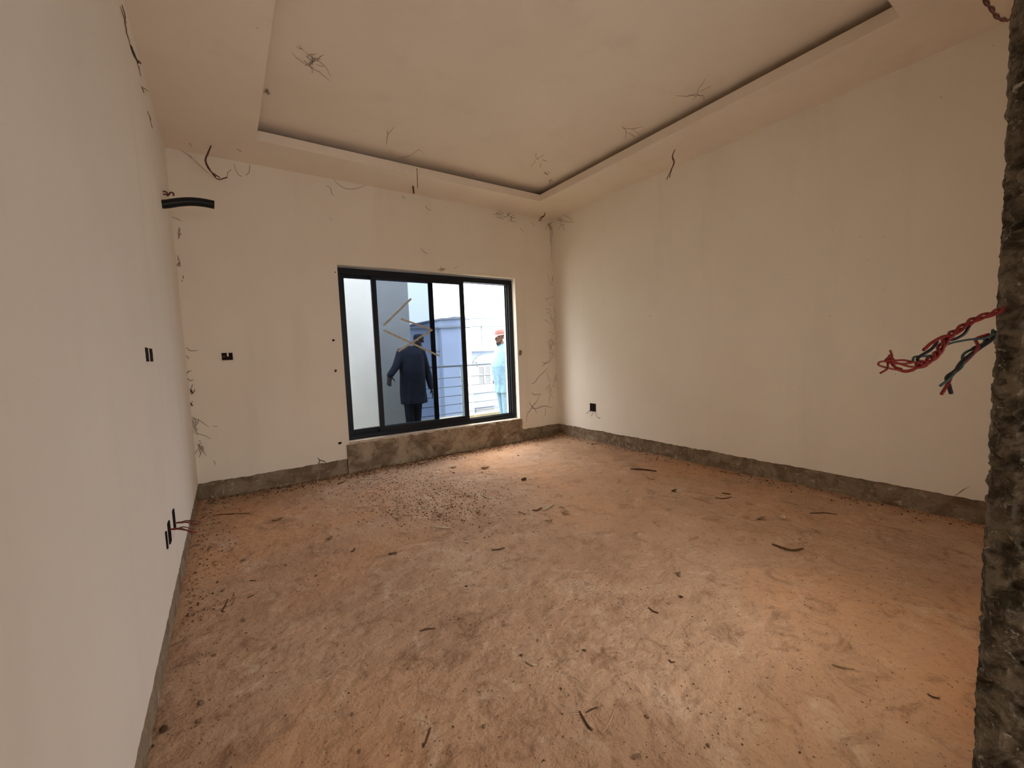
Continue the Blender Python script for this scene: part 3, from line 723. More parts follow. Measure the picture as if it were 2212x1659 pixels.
def wallbox(name, c, axis, sgn, w, h, label, cat, tab=False, group=None):
    """small knock-out box on a wall, its shaded inside a dark panel, its rim 3 mm proud"""
    r = empty(name, c); tag(r, label, cat, group)
    def add(m, u0, u1, d0, d1, z0, z1):
        a, b2 = sorted((sgn*d0, sgn*d1))
        if axis == 0: m.box(c[0]+a, c[0]+b2, c[1]+u0, c[1]+u1, c[2]+z0, c[2]+z1)
        else: m.box(c[0]+u0, c[0]+u1, c[1]+a, c[1]+b2, c[2]+z0, c[2]+z1)
    m = MB(); t = min(w, h)*0.10
    add(m, -w/2, -w/2+t, -0.01, 0.004, -h/2, h/2); add(m, w/2-t, w/2, -0.01, 0.004, -h/2, h/2)
    add(m, -w/2+t, w/2-t, -0.01, 0.004, -h/2, -h/2+t); add(m, -w/2+t, w/2-t, -0.01, 0.004, h/2-t, h/2)
    reparent(m.build('rim', M_hole), r)
    m = MB(); add(m, -w/2+t, w/2-t, -0.01, 0.001, -h/2+t, h/2-t); reparent(m.build('shade_panel', M_hole), r)
    if tab:
        m = MB(); add(m, -w*0.02, w*0.13, 0.0, 0.006, h*0.0, h*0.52); reparent(m.build('plaster_tab', M_wall), r)
        m = MB(); add(m, -w*0.38, -w*0.22, 0.0, 0.004, -h*0.1, h*0.12); reparent(m.build('knockout', M_brown), r)
    return r
c = back(491, 770); wallbox('switch_box', c, 1, -1, 0.083, 0.066, 'small black empty box in the end wall left of the window', 'electrical box', tab=True)
c = right(1281, 880); rb = wallbox('socket_box', c, 0, -1, 0.105, 0.105, 'square black socket box low on the right wall trailing thin wires', 'electrical box')
xw = W-0.012
for pl_ in ([(1276, 885), (1271, 889), (1266, 894)], [(1282, 886), (1281, 893), (1277, 899)], [(1285, 886), (1288, 896), (1292, 903), (1297, 902)]):
    wire(rb, [on(a, b3, 0, xw) for a, b3 in pl_], 0.0022, M_webd, n=4)
for px, lb in ((316, 'left one of two narrow dark upright slots in the left wall'), (325, 'right one of two narrow dark upright slots in the left wall')):
    a = left(px-1, 751 if px < 320 else 753); b3 = left(px+3, 781)
    c = (a+b3)/2; wd_ = abs(left(px+3.5, 765).y-left(px-1.5, 765).y)
    m = MB(); e = ragged(0, 1, 0, 0.12, 0.004, px)
    vv = []; 
    for t, j in e:
        z = a.z+(b3.z-a.z)*t
        for yy, xx in ((c.y-wd_/2+j, 0.003), (c.y+wd_/2+j*0.6, 0.003), (c.y+wd_/2+j*0.6, -0.03), (c.y-wd_/2+j, -0.03)): vv.append((xx, yy, z))
    ff = []
    for i in range(len(e)-1):
        for k in range(4): ff.append((i*4+k, i*4+(k+1) % 4, i*4+4+(k+1) % 4, i*4+4+k))
    ff += [(0,1,2,3), ((len(e)-1)*4+3, (len(e)-1)*4+2, (len(e)-1)*4+1, (len(e)-1)*4)]
    m.add(vv, ff); tag(m.build('switch_slot', M_hole), lb, 'slot', 'slots in the left wall')
# boxes with wires low on the left wall
for nm, cpx, w_, h_, lb in (('socket_box', (374.5, 1122), 0.05, 0.10, 'upper dark socket box low on the left wall'), ('socket_box', (364.5, 1150), 0.055, 0.10, 'lower dark socket box low on the left wall, brown wires pulled out'),
                     ('socket_slot', (358.5, 1167), 0.016, 0.08, 'thin dark slot below the lower socket box on the left wall')):
    c = left(*cpx); r = wallbox(nm, c, 0, 1, w_, h_, lb, 'electrical box' if nm == 'socket_box' else 'slot')
    if nm == 'socket_slot': continue
    rr = random.Random(int(cpx[0]))
    y_ = c.y+0.0
    if cpx[0] > 370: base = [(377, 1129), (392, 1128), (406, 1127)]; ends = [(432, 1131), (424, 1134), (418, 1136), (434, 1127)]
    else: base = [(366, 1143), (380, 1142), (396, 1141)]; ends = [(424, 1150), (416, 1152), (409, 1146), (420, 1144)]
    for i, e_ in enumerate(ends):
        P_ = [on(*base[0], 1, y_), on(base[1][0], base[1][1]+rr.uniform(-2, 2), 1, y_+rr.uniform(-.01, .01)), on(base[2][0], base[2][1]+rr.uniform(-4, 4), 1, y_+rr.uniform(-.02, .02)), on(*e_, 1, y_+rr.uniform(-.03, .03))]
        P_[0].x = -0.005
        wire(r, P_, 0.0028, M_brown if i else M_red, n=5)
# wires hanging from the ceiling
def hang(name, label, lists, r, mat, d0=None, kind='wire'):
    base = soff(*lists[0][0]); rt_ = empty(name, base); tag(rt_, label, kind)
    nrm = Vector((CAM.x-base.x, CAM.y-base.y, 0)).normalized()
    for li in lists:
        P_ = []
        for px, py in li:
            d = fwd + RT*((px-1106)/F) - UP*((py-829.5)/F)
            t = nrm.dot(base-CAM)/nrm.dot(d); P_.append(CAM+d*t)
        if li[0] == lists[0][0]: P_[0] = P_[0]+V((0, 0, 0.01))
        wire(rt_, P_, r, mat, n=6)
    return rt_
hang('hanging_wires', 'brown twisted wires hanging in a curve from the ceiling at the left', [[(457, 315), (449, 330), (444, 345), (452, 367), (475, 384)], [(457, 315), (450, 331), (445, 348), (457, 372), (470, 387), (484, 385), (491, 383)], [(457, 315), (448, 332), (443, 347), (450, 364), (466, 382)]], 0.0048, M_brown)
hang('hanging_wires', 'dark kinked wires hanging from the ceiling before the right wall', [[(1459, 323), (1452, 338), (1455, 352), (1449, 368), (1440, 388)], [(1459, 323), (1453, 337), (1457, 350), (1451, 366), (1446, 384)]], 0.0038, M_brown)
hang('ceiling_stub', 'short dark wire stub under the ceiling above the sliding window', [[(892, 402), (893, 410), (894, 418)]], 0.009, M_webd)
hang('ceiling_rod', 'thin straight rod hanging beside the tray edge above the window', [[(900.5, 366), (901.5, 385), (902, 406)]], 0.0038, M_web, kind='rod')
hang('ceiling_stub', 'small hooked wire under the ceiling near the far right corner', [[(1177, 459), (1176, 465), (1168, 470), (1164, 478)], [(1177, 459), (1176, 466), (1170, 471), (1168, 478)]], 0.0045, M_webd)
# twisted wire at the head of the jamb, and bundles out of the jamb
def vp(px, py, A, B):
    """pixel onto the upright plane through A and B"""
    nn = Vector((A.y-B.y, B.x-A.x, 0)).normalized()
    d = fwd + RT*((px-1106)/F) - UP*((py-829.5)/F)
    return CAM + d*(nn.dot(A-CAM)/nn.dot(d))
A_, B2 = V((JX+0.004, JY-0.004, 1)), V((0.70, -4.530, 1))
def twist(parent, path, r, mats, turns, rad):
    P_ = [vp(x, y, A_, B2) for x, y in path]; sp = smooth_path(P_, 10)
    for i, mt in enumerate(mats):
        q = []
        for k, p in enumerate(sp):
            t = (sp[min(k+1, len(sp)-1)]-sp[max(k-1, 0)]).normalized(); u = t.cross(V((0, 0, 1))).normalized(); w_ = u.cross(t)
            a = 2*math.pi*(turns*k/len(sp)+i/len(mats)); q.append(p+u*math.cos(a)*rad+w_*math.sin(a)*rad)
        m = MB(); m.tube(q, r, 7); reparent(m.build('wire', mt, None, True), parent)
b1 = empty('wire_bundle', vp(2148, 678, A_, B2)); tag(b1, 'twisted bundle of red wires with curled ends, reaching out of the concrete jamb', 'wires', 'loose wires at the jamb')
twist(b1, [(2165, 668), (2140, 678), (2105, 690), (2080, 706), (2055, 722), (2040, 738), (2028, 758), (2018, 770), (2000, 782), (1985, 788)], 0.00125, [M_red, M_red, M_red], 3.4, 0.0019)
def bw(par, pts, mat, r=0.0012): 
    m = MB(); m.tube(smooth_path([vp(x, y, A_, B2)+V((0.0, random.uniform(-.003, .003), 0)) for x, y in pts], 6), r, 7); reparent(m.build('wire', mat, None, True), par)
random.seed(4)
bw(b1, [(2046, 728), (2030, 727), (2010, 741), (1988, 756)], M_red, 0.0013)
bw(b1, [(2085, 705), (2080, 722), (2068, 733), (2046, 734)], M_blk)
bw(b1, [(2030, 738), (2005, 755), (1985, 772), (1978, 781)], M_blk)
bw(b1, [(2140, 722), (2118, 731), (2085, 734), (2055, 744), (2030, 765), (2005, 769), (1982, 771), (1965, 783)], M_grn, 0.0009)
for L_ in ([(1990, 786), (1975, 800), (1955, 803), (1935, 788), (1928, 770), (1915, 768), (1914, 780), (1935, 782), (1960, 790)],
           [(1990, 790), (1960, 800), (1925, 798), (1910, 790), (1908, 782), (1920, 780), (1950, 778), (1975, 785)],
           [(1985, 784), (1960, 778), (1940, 778), (1925, 770), (1930, 790), (1950, 797)],
           [(1990, 788), (1970, 782), (1945, 786), (1922, 782), (1917, 770), (1913, 757)],
           [(1985, 792), (1960, 792), (1935, 784), (1918, 785), (1914, 796), (1911, 807)],
           [(1998, 782), (1985, 779), (1975, 786), (1985, 795), (1997, 790), (1995, 780)]):
    bw(b1, L_, M_red, 0.00075)
b2_ = empty('wire_bundle', vp(2142, 722, A_, B2)); tag(b2_, 'shorter drooping bundle of dark and red wires below the red one at the jamb', 'wires', 'loose wires at the jamb')
bw(b2_, [(2150, 712), (2135, 735), (2112, 750), (2090, 765), (2070, 790), (2052, 806), (2043, 820), (2036, 834)], M_grn, 0.0011)
bw(b2_, [(2150, 716), (2137, 733), (2115, 750), (2098, 760), (2075, 783), (2055, 800), (2050, 815), (2058, 832), (2064, 850)], M_blk, 0.0016)
bw(b2_, [(2140, 722), (2118, 732), (2102, 750), (2090, 772), (2070, 805), (2055, 826), (2032, 851)], M_red, 0.0013)
bw(b2_, [(2140, 728), (2130, 742), (2112, 752), (2104, 752)], M_blk, 0.002)
b3_ = empty('wire_strand', vp(2172, 45, A_, B2)); tag(b3_, 'thin brown twisted wire near the top of the concrete jamb', 'wire')
twist(b3_, [(2118, -14), (2130, 4), (2142, 18), (2152, 34), (2165, 41), (2180, 43)], 0.0008, [M_brown, M_brown], 2.6, 0.0009)

# chips and small holes in the end wall
def chip(name, c, axis, out, r, mat, label, seed, cat='mark', sq=1.0, group=None):
    rr = random.Random(seed); v = []; n_ = 9
    ax1 = V((1, 0, 0)) if axis == 1 else (V((0, 1, 0)) if axis == 0 else V((1, 0, 0)))
    ax2 = V((0, 0, 1)) if axis != 2 else V((0, 1, 0))
    ring_ = [r*rr.uniform(0.65, 1.2) for _ in range(n_)]
    for h_, s_ in ((-0.004, 1.0), (0.0025, 0.9)):
        for k in range(n_):
            a = 2*math.pi*k/n_; v.append(c + ax1*math.cos(a)*ring_[k]*s_ + ax2*math.sin(a)*ring_[k]*s_*sq + out*h_)
    f = [tuple(range(n_))[::-1], tuple(range(n_, 2*n_))]+[(k, (k+1) % n_, (k+1) % n_+n_, k+n_) for k in range(n_)]
    o = mesh_obj(name, v, f, mat)
    bm = bmesh.new(); bm.from_mesh(o.data); bmesh.ops.recalc_face_normals(bm, faces=bm.faces); bm.to_mesh(o.data); bm.free()
    return tag(o, label, cat, group)
for i, (px, py, r_, lb) in enumerate(((720, 735, 0.014, 'upper small brown plug hole left of the window frame'), (725, 801, 0.015, 'middle small brown plug hole left of the window frame'),
        (734, 957, 0.017, 'lowest dark plug hole left of the cement step'), (724, 588, 0.007, 'tiny dark hole at the top left corner of the window'))):
    chip('plug_hole', back(px, py), 1, V((0, -1, 0)), r_, M_hole if i != 1 else M_webd, lb, i, 'hole', group='plug holes beside the window')
chip('cement_patch', back(1124, 762), 1, V((0, -1, 0)), 0.036, M_strip, 'grey cement patch on the wall right of the window', 14, 'patch', 1.1)

# cobwebs, root trails and hairline dirt on the plaster
def strands(name, label, fn, lists, r=0.0022, mat=None, cat='cobweb', out=V((0, 0, 0)), n=4):
    m = MB(); rr = random.Random(len(label)*7+len(lists))
    for li in lists:
        P_ = [fn(*q)+out*rr.uniform(0.3, 1.0) for q in li]
        sp = smooth_path(P_, 3); k = len(sp)
        for i in range(1, k-1):
            sp[i] = sp[i]+V((rr.uniform(-1, 1), rr.uniform(-1, 1), rr.uniform(-1, 1)))*0.0025
        m.tube(sp, [r*0.8*(0.5+0.7*math.sin(math.pi*(i+0.5)/k)) for i in range(k)], n)
    o = m.build(name, mat or M_web); return tag(o, label, cat, kind='stuff')
def tuft(cx_, cy_, size, n_, seed, aspect=1.0):
    rr = random.Random(seed); out = []
    for _ in range(n_):
        a = rr.uniform(0, 6.28); L = size*rr.uniform(0.3, 1.0); x, y = cx_+rr.uniform(-.4, .4)*size, cy_+rr.uniform(-.4, .4)*size*aspect
        p = [(x, y)]
        for _k in range(3):
            a += rr.uniform(-.8, .8); x += math.cos(a)*L/3; y += math.sin(a)*L/3*aspect; p.append((x, y))
        out.append(p)
    return out
dn, fb, fl, fr = V((0, 0, -0.006)), V((0, -0.006, 0)), V((0.006, 0, 0)), V((-0.006, 0, 0))
strands('cobweb', 'sooty trailing cobweb on the left part of the raised ceiling panel', tray, [[(645, 95), (652, 104), (640, 98)], [(652, 104), (668, 118), (680, 126), (700, 140), (716, 166)], [(664, 140), (676, 132), (680, 126), (672, 138)], [(668, 142), (690, 155), (712, 172)], [(630, 112), (645, 125), (665, 141)]]+tuft(672, 130, 26, 14, 3), 0.0015, out=dn)
strands('cobweb', 'star-shaped cobweb against the right lip of the ceiling tray', tray, [[(1460, 205), (1485, 207), (1505, 202), (1520, 213)], [(1505, 203), (1510, 190), (1524, 168)], [(1504, 206), (1497, 213)], [(1512, 196), (1535, 184)], [(1485, 203), (1503, 206), (1519, 205), (1521, 216)]], 0.0017, out=dn)
strands('cobweb', 'faint branching cobweb halfway along the right side of the tray', tray, [[(1343, 270), (1352, 283), (1350, 300)], [(1345, 276), (1365, 277), (1390, 272)], [(1352, 283), (1372, 295)], [(1365, 277), (1382, 290)]], 0.0016, out=dn)
strands('cobweb', 'curled faint cobweb in the middle of the ceiling tray', tray, [[(834, 312), (838, 290), (852, 272)], [(838, 290), (836, 281)], [(860, 340), (885, 335), (905, 322), (915, 334)], [(1018, 372), (1028, 380), (1020, 374)]], 0.0016, out=dn)
strands('cobweb', 'small dirt specks in the far corner of the ceiling tray', tray, [[(1176, 370), (1182, 376), (1188, 372)], [(1186, 388), (1190, 395)]]+tuft(1180, 372, 9, 5, 8)+tuft(1190, 392, 8, 5, 9)+tuft(1160, 350, 30, 5, 10), 0.0018, out=dn)
strands('cobweb', 'small cobweb on the left edge of the ceiling tray', tray, [[(571, 108), (579, 100)], [(572, 195), (580, 203), (578, 190)], [(570, 200), (576, 193), (584, 202)]]+tuft(576, 196, 8, 5, 2), 0.0016, out=dn)
strands('cobweb', 'sagging thread under the ceiling in the far left corner', back, [[(385, 322), (405, 334), (414, 341), (410, 336)], [(414, 341), (432, 358), (448, 373)], [(505, 352), (511, 372), (520, 381), (522, 380)], [(540, 355), (538, 372), (531, 380)], [(491, 384), (492, 374), (500, 366)]], 0.002, out=fb)
strands('cobweb', 'looped thread hanging from the ceiling left of the window', back, [[(716, 384), (730, 398), (748, 408), (772, 407), (790, 401)], [(704, 402), (714, 407), (716, 417), (722, 424)], [(712, 472), (718, 477)]], 0.002, out=fb)
strands('cobweb', 'two short dark wisps on the end wall under the ceiling stub', back, [[(868, 422), (872, 427), (875, 428)], [(919, 445), (923, 451), (930, 455)], [(908, 536), (915, 544), (924, 548)]], 0.0025, M_webd, out=fb)
strands('cobweb', 'tangled dark wisps along the ceiling line near the far right corner', back, [[(1070, 469), (1080, 471), (1088, 473)], [(1094, 456), (1097, 457), (1096, 463)], [(1097, 479), (1102, 474), (1105, 479), (1104, 471)], [(1104, 478), (1115, 480)], [(1148, 480), (1154, 489)], [(1124, 493), (1130, 500)]]+tuft(1100, 470, 18, 8, 6, 0.5)+tuft(1080, 462, 20, 6, 16, 0.4), 0.002, M_webd, out=fb)
strands('cobweb', 'dark web filling the top of the far right corner', back, [[(1184, 480), (1188, 500), (1191, 540), (1190, 560)], [(1186, 485), (1192, 500), (1190, 520)], [(1187, 516), (1192, 530)]]+tuft(1186, 488, 12, 12, 7), 0.0022, out=fb)
strands('cobweb', 'faint web on the right wall at its far top corner', right, [[(1205, 470), (1220, 478), (1240, 480)], [(1208, 462), (1225, 468), (1238, 476)]]+tuft(1215, 482, 14, 7, 4), 0.002, out=fr)
strands('root_trail', 'long brown root trail beside the window, low on the end wall', back, [[(1180, 780), (1176, 787), (1170, 792)], [(1170, 782), (1178, 785), (1186, 780)], [(1183, 795), (1172, 806), (1162, 815), (1155, 826), (1148, 829)], [(1166, 852), (1158, 868), (1151, 876), (1146, 884), (1138, 896), (1136, 912)], [(1152, 851), (1158, 853), (1168, 850)], [(1148, 848), (1154, 853)], [(1148, 882), (1160, 882), (1172, 877), (1182, 878), (1194, 881)], [(1143, 868), (1147, 876), (1155, 884), (1159, 893)]], 0.0028, M_webd, 'root trail', out=fb)
strands('root_trail', 'broken brown wisps up the far right corner beside the window', back, [[(1176, 643), (1181, 648)], [(1177, 669), (1184, 667), (1190, 672)], [(1186, 686), (1194, 691)], [(1186, 715), (1195, 722)], [(1182, 740), (1190, 735), (1194, 741)], [(1176, 690), (1190, 700)], [(1177, 880), (1178, 890), (1176, 898)], [(1184, 761), (1195, 765)]]+tuft(1192, 660, 14, 7, 21, 3)+tuft(1193, 740, 14, 9, 22, 3)+tuft(1192, 840, 16, 10, 23, 3)+tuft(1190, 600, 10, 5, 24, 4), 0.002, M_web, 'root trail', out=fb)
strands('root_trail', 'reddish crumbling marks above the window head', back, [[(944, 582), (953, 585), (960, 581)], [(952, 576), (953, 588)], [(980, 580), (988, 576)]]+tuft(955, 582, 12, 6, 25, 0.5), 0.002, plain('rust_dirt', (0.32, 0.13, 0.07)), 'root trail', out=fb)
strands('root_trail', 'curled dark wisps at mid height in the far left corner', back, [[(403, 750), (412, 758), (428, 757)], [(402, 768), (408, 775)], [(408, 800), (403, 812), (410, 822), (419, 820)], [(410, 840), (416, 848), (412, 852)], [(403, 806), (414, 800)], [(410, 870), (416, 876)]]+tuft(411, 845, 10, 8, 31, 1.5)+tuft(415, 870, 8, 5, 32, 1.5), 0.0024, M_webd, 'root trail', out=fb)
strands('root_trail', 'small brown tufts high in the far left corner below the pipe', back, [[(371, 469), (383, 473), (392, 479)], [(381, 571), (390, 576)], [(388, 505), (393, 508)]]+tuft(386, 505, 9, 5, 33, 2)+tuft(388, 570, 8, 5, 34, 2)+tuft(394, 605, 5, 3, 35, 2), 0.0022, M_web, 'root trail', out=fb)
strands('root_trail', 'thin branching trails low in the far left corner', back, [[(412, 900), (430, 908), (452, 922)], [(418, 935), (440, 940), (455, 948)], [(425, 960), (438, 972), (446, 985)], [(462, 995), (466, 1003)], [(460, 920), (470, 921)]]+tuft(422, 915, 14, 9, 36, 2)+tuft(432, 965, 16, 9, 37, 2), 0.0019, M_web, 'root trail', out=fb)
strands('root_trail', 'small dark twig shape above the plaster edge left of the step', back, [[(686, 988), (691, 994), (700, 996), (704, 1001)], [(691, 994), (688, 1002)]], 0.004, M_webd, 'root trail', out=fb)
strands('root_trail', 'pale brown scratch low on the right wall beside the jamb', right, [[(2060, 1072), (2075, 1062), (2095, 1050)], [(2064, 1070), (2085, 1056)]], 0.0016, M_web, 'root trail', out=fr)
strands('wall_crack', 'long dark crack along the top of the left wall', left, [[(258, 14), (266, 40), (272, 70), (280, 98)], [(262, 10), (268, 30), (271, 50)], [(295, 135), (300, 150), (303, 165)], [(303, 186), (312, 192), (319, 197)], [(306, 190), (310, 200)], [(318, 240), (323, 256), (328, 277)]], 0.0028, M_web, 'crack', out=V((0.001, 0, 0)))
strands('wall_crack', 'thickest blackened stretch of the crack high on the left wall', left, [[(280, 96), (284, 110), (290, 122), (297, 136)], [(281, 98), (286, 112), (292, 126)], [(298, 132), (302, 136)]], 0.007, M_webd, 'crack', out=V((0.001, 0, 0)))
strands('cobweb', 'small brown wisps on the soffit above the brown hanging wires', soff, [[(409, 308), (415, 316)], [(512, 321), (521, 326)], [(1548, 330), (1552, 324), (1566, 318)]], 0.0025, M_web, out=dn)

# ------------------------------------------------------------------ debris on the floor
def blob(px, py, r, seed, mat, name, label, sq=0.6, cat='stone', group=None):
    p = on_floor(px, py); bm = bmesh.new(); r = r*(0.72 if py > 1200 else 1.0)
    rs_ = random.Random(seed*13+5); el = rs_.uniform(1.0, 1.7)
    for _ in range(22):
        d = V((rs_.gauss(0, 1), rs_.gauss(0, 1), rs_.gauss(0, 1))).normalized()*rs_.uniform(0.7, 1.1)
        bm.verts.new((d.x*r*el, d.y*r*0.85, d.z*r*sq))
    h_ = bmesh.ops.convex_hull(bm, input=bm.verts)
    bmesh.ops.delete(bm, geom=list({e for e in h_['geom_interior']+h_['geom_unused'] if isinstance(e, bmesh.types.BMVert)}), context='VERTS')
    me = bpy.data.meshes.new(name); bm.to_mesh(me); bm.free(); me.materials.append(mat)
    o = bpy.data.objects.new(name, me); o.location = p+V((0, 0, r*sq*0.55)); o.rotation_euler = (0, 0, seed); col.objects.link(o)
    return tag(o, label, cat, group)
def stick(pts, r, mat, name, label, flat=0.6, cat='twig', group=None, fork=None):
    P_ = [on_floor(*q)+V((0, 0, r*flat*0.9)) for q in pts]; sp = smooth_path(P_, 5); k = len(sp)
    m = MB(); m.tube(sp, [r*(0.55+0.45*math.sin(math.pi*(i+0.7)/(k+0.4))) for i in range(k)], 7, flat=flat)
    if fork:
        P2 = [on_floor(*q)+V((0, 0, r*flat*0.8)) for q in fork]; m.tube(smooth_path(P2, 4), r*0.6, 6, flat=flat)
    # move origin to the stick
    o = m.build(name, mat, None, True); c = P_[len(P_)//2]
    o.data.transform(Matrix.Translation(-c)); o.location = c
    return tag(o, label, cat, group)
def leaf(px, py, L, w_, ang, seed, mat, name, label, curlz=0.4, cat='leaf', group=None):
    p = on_floor(px, py); m = MB(); K = 8; v = []; f = []
    for k in range(K+1):
        t = k/K; ww = w_*math.sin(math.pi*min(1, t*0.92+0.06))**0.7; z = curlz*L*(t-0.5)**2*1.2
        for s_ in (-1, -0.5, 0, 0.5, 1):
            v.append((L*(t-0.5), s_*ww/2+0.1*w_*math.sin(t*5+seed), z+abs(s_)*ww*0.28+0.002*math.sin(k*1.7+s_*3+seed)))
    n_ = 5
    top = len(v); v += [(a, b4, c_-0.0018) for a, b4, c_ in v]
    for k in range(K):
        for j in range(n_-1):
            q = (k*n_+j, k*n_+j+1, (k+1)*n_+j+1, (k+1)*n_+j); f.append(q); f.append(tuple(i+top for i in q[::-1]))
    bd = [k*n_ for k in range(K+1)]+[K*n_+j for j in range(1, n_)]+[k*n_+n_-1 for k in range(K-1, -1, -1)]+[j for j in range(n_-2, 0, -1)]
    for a, b4 in zip(bd, bd[1:]+bd[:1]): f.append((a, a+top, b4+top, b4))
    m.add(v, f); o = m.build(name, mat, None, True); o.location = p+V((0, 0, 0.004)); o.rotation_euler = (0, 0, ang)
    return tag(o, label, cat, group)
SG, TG, LG = 'stones lying on the dusty floor', 'twigs lying on the dusty floor', 'dry leaves and chips on the dusty floor'
for a in (
    (905, 1101, .020, 1, M_stonep, 'stone', 'white lime lump among dark crumbs in the middle distance'),
    (919, 1099, .014, 2, M_stonep, 'stone', 'small white lump touching the larger white lump'),
    (1131, 1037, .030, 3, M_woodd, 'clod', 'dark crumpled clod near the window, right of centre'),
    (1010, 1073, .016, 4, M_stone, 'stone', 'dark upright pebble right of the crumb patch'),
    (980, 1022, .013, 5, M_stone, 'stone', 'brown pebble near the cement step'),
    (1222, 1109, .026, 6, M_wood, 'clod', 'crumpled brown clump right of the pale sticks'),
    (1467, 1243, .026, 7, M_stone, 'stone', 'dark red stone with a tail, right of centre floor'),
    (1471, 1291, .015, 8, M_woodd, 'stone', 'small dark stone below the red stone'),
    (1007, 1267, .010, 9, M_woodd, 'stone', 'round dark pebble left of centre floor'),
    (526, 1212, .022, 10, M_stone, 'stone', 'largest brown stone on the left part of the floor'),
    (617, 1222, .014, 11, M_stone, 'stone', 'brown stone right of the largest left stone'),
    (525, 1340, .015, 12, M_stone, 'stone', 'brown stone below the bent straw at left'),
    (594, 1401, .015, 13, M_stone, 'stone', 'angular brown stone at lower left'),
    (355, 1575, .022, 14, M_woodd, 'stone', 'black clod beside the left wall strip at the bottom'),
    (435, 1520, .020, 15, M_stone, 'clod', 'dark clod right of the wall strip at bottom left'),
    (430, 1560, .018, 16, M_stone, 'clod', 'lower dark clod beside the other at bottom left'),
    (328, 1615, .012, 17, M_woodd, 'stone', 'dark crumb against the left wall at the very bottom'),
    (760, 1545, .013, 18, M_stone, 'stone', 'brown pebble at the lower middle left'),
    (884, 1445, .011, 19, M_wood, 'stone', 'light brown pebble with a crater, lower centre'),
    (777, 1625, .010, 20, M_stone, 'stone', 'small pebble near the bottom edge, left of centre'),
    (1262, 1406, .008, 21, M_woodd, 'stone', 'tiny dark pebble in the centre foreground'),
    (1126, 1417, .009, 22, M_woodd, 'stone', 'dark pebble just above the curved white stick'),
    (1212, 1489, .008, 23, M_woodd, 'stone', 'dark pebble above the left shoe print area'),
    (1397, 1550, .010, 24, M_stone, 'stone', 'small pebble right of the forked bottom twig'),
    (1375, 1635, .014, 25, M_stone, 'clod', 'crumbly dark clod at the bottom centre right'),
    (1530, 1612, .011, 26, M_stone, 'stone', 'brown pebble at the bottom right of centre'),
    (655, 1053, .014, 27, M_woodd, 'stone', 'dark chip before the left part of the end wall'),
    (1120, 985, .012, 28, M_stone, 'stone', 'pebble near the step below the railing view'),
    (1270, 958, .012, 29, M_stonep, 'stone', 'pale pebble against the strip in the far right corner'),
    (1163, 1052, .009, 30, M_stone, 'stone', 'small dark pebble right of the crumpled clod'),
    (695, 1062, .010, 31, M_stone, 'stone', 'small chip right of the dark chip near the end wall'),
    (683, 1245, .009, 32, M_woodd, 'stone', 'small dark pebble on the left middle floor'),
    (1045, 1570, .010, 33, M_stone, 'stone', 'low pebble in the bottom centre left'),
    (462, 1417, .014, 34, M_stone, 'stone', 'dark stone beside the left strip halfway down'),
    (428, 1178, .013, 35, M_stone, 'stone', 'dark stone under the left socket wires')):
    blob(a[0], a[1], a[2], a[3], a[4], a[5], a[6], group=SG)
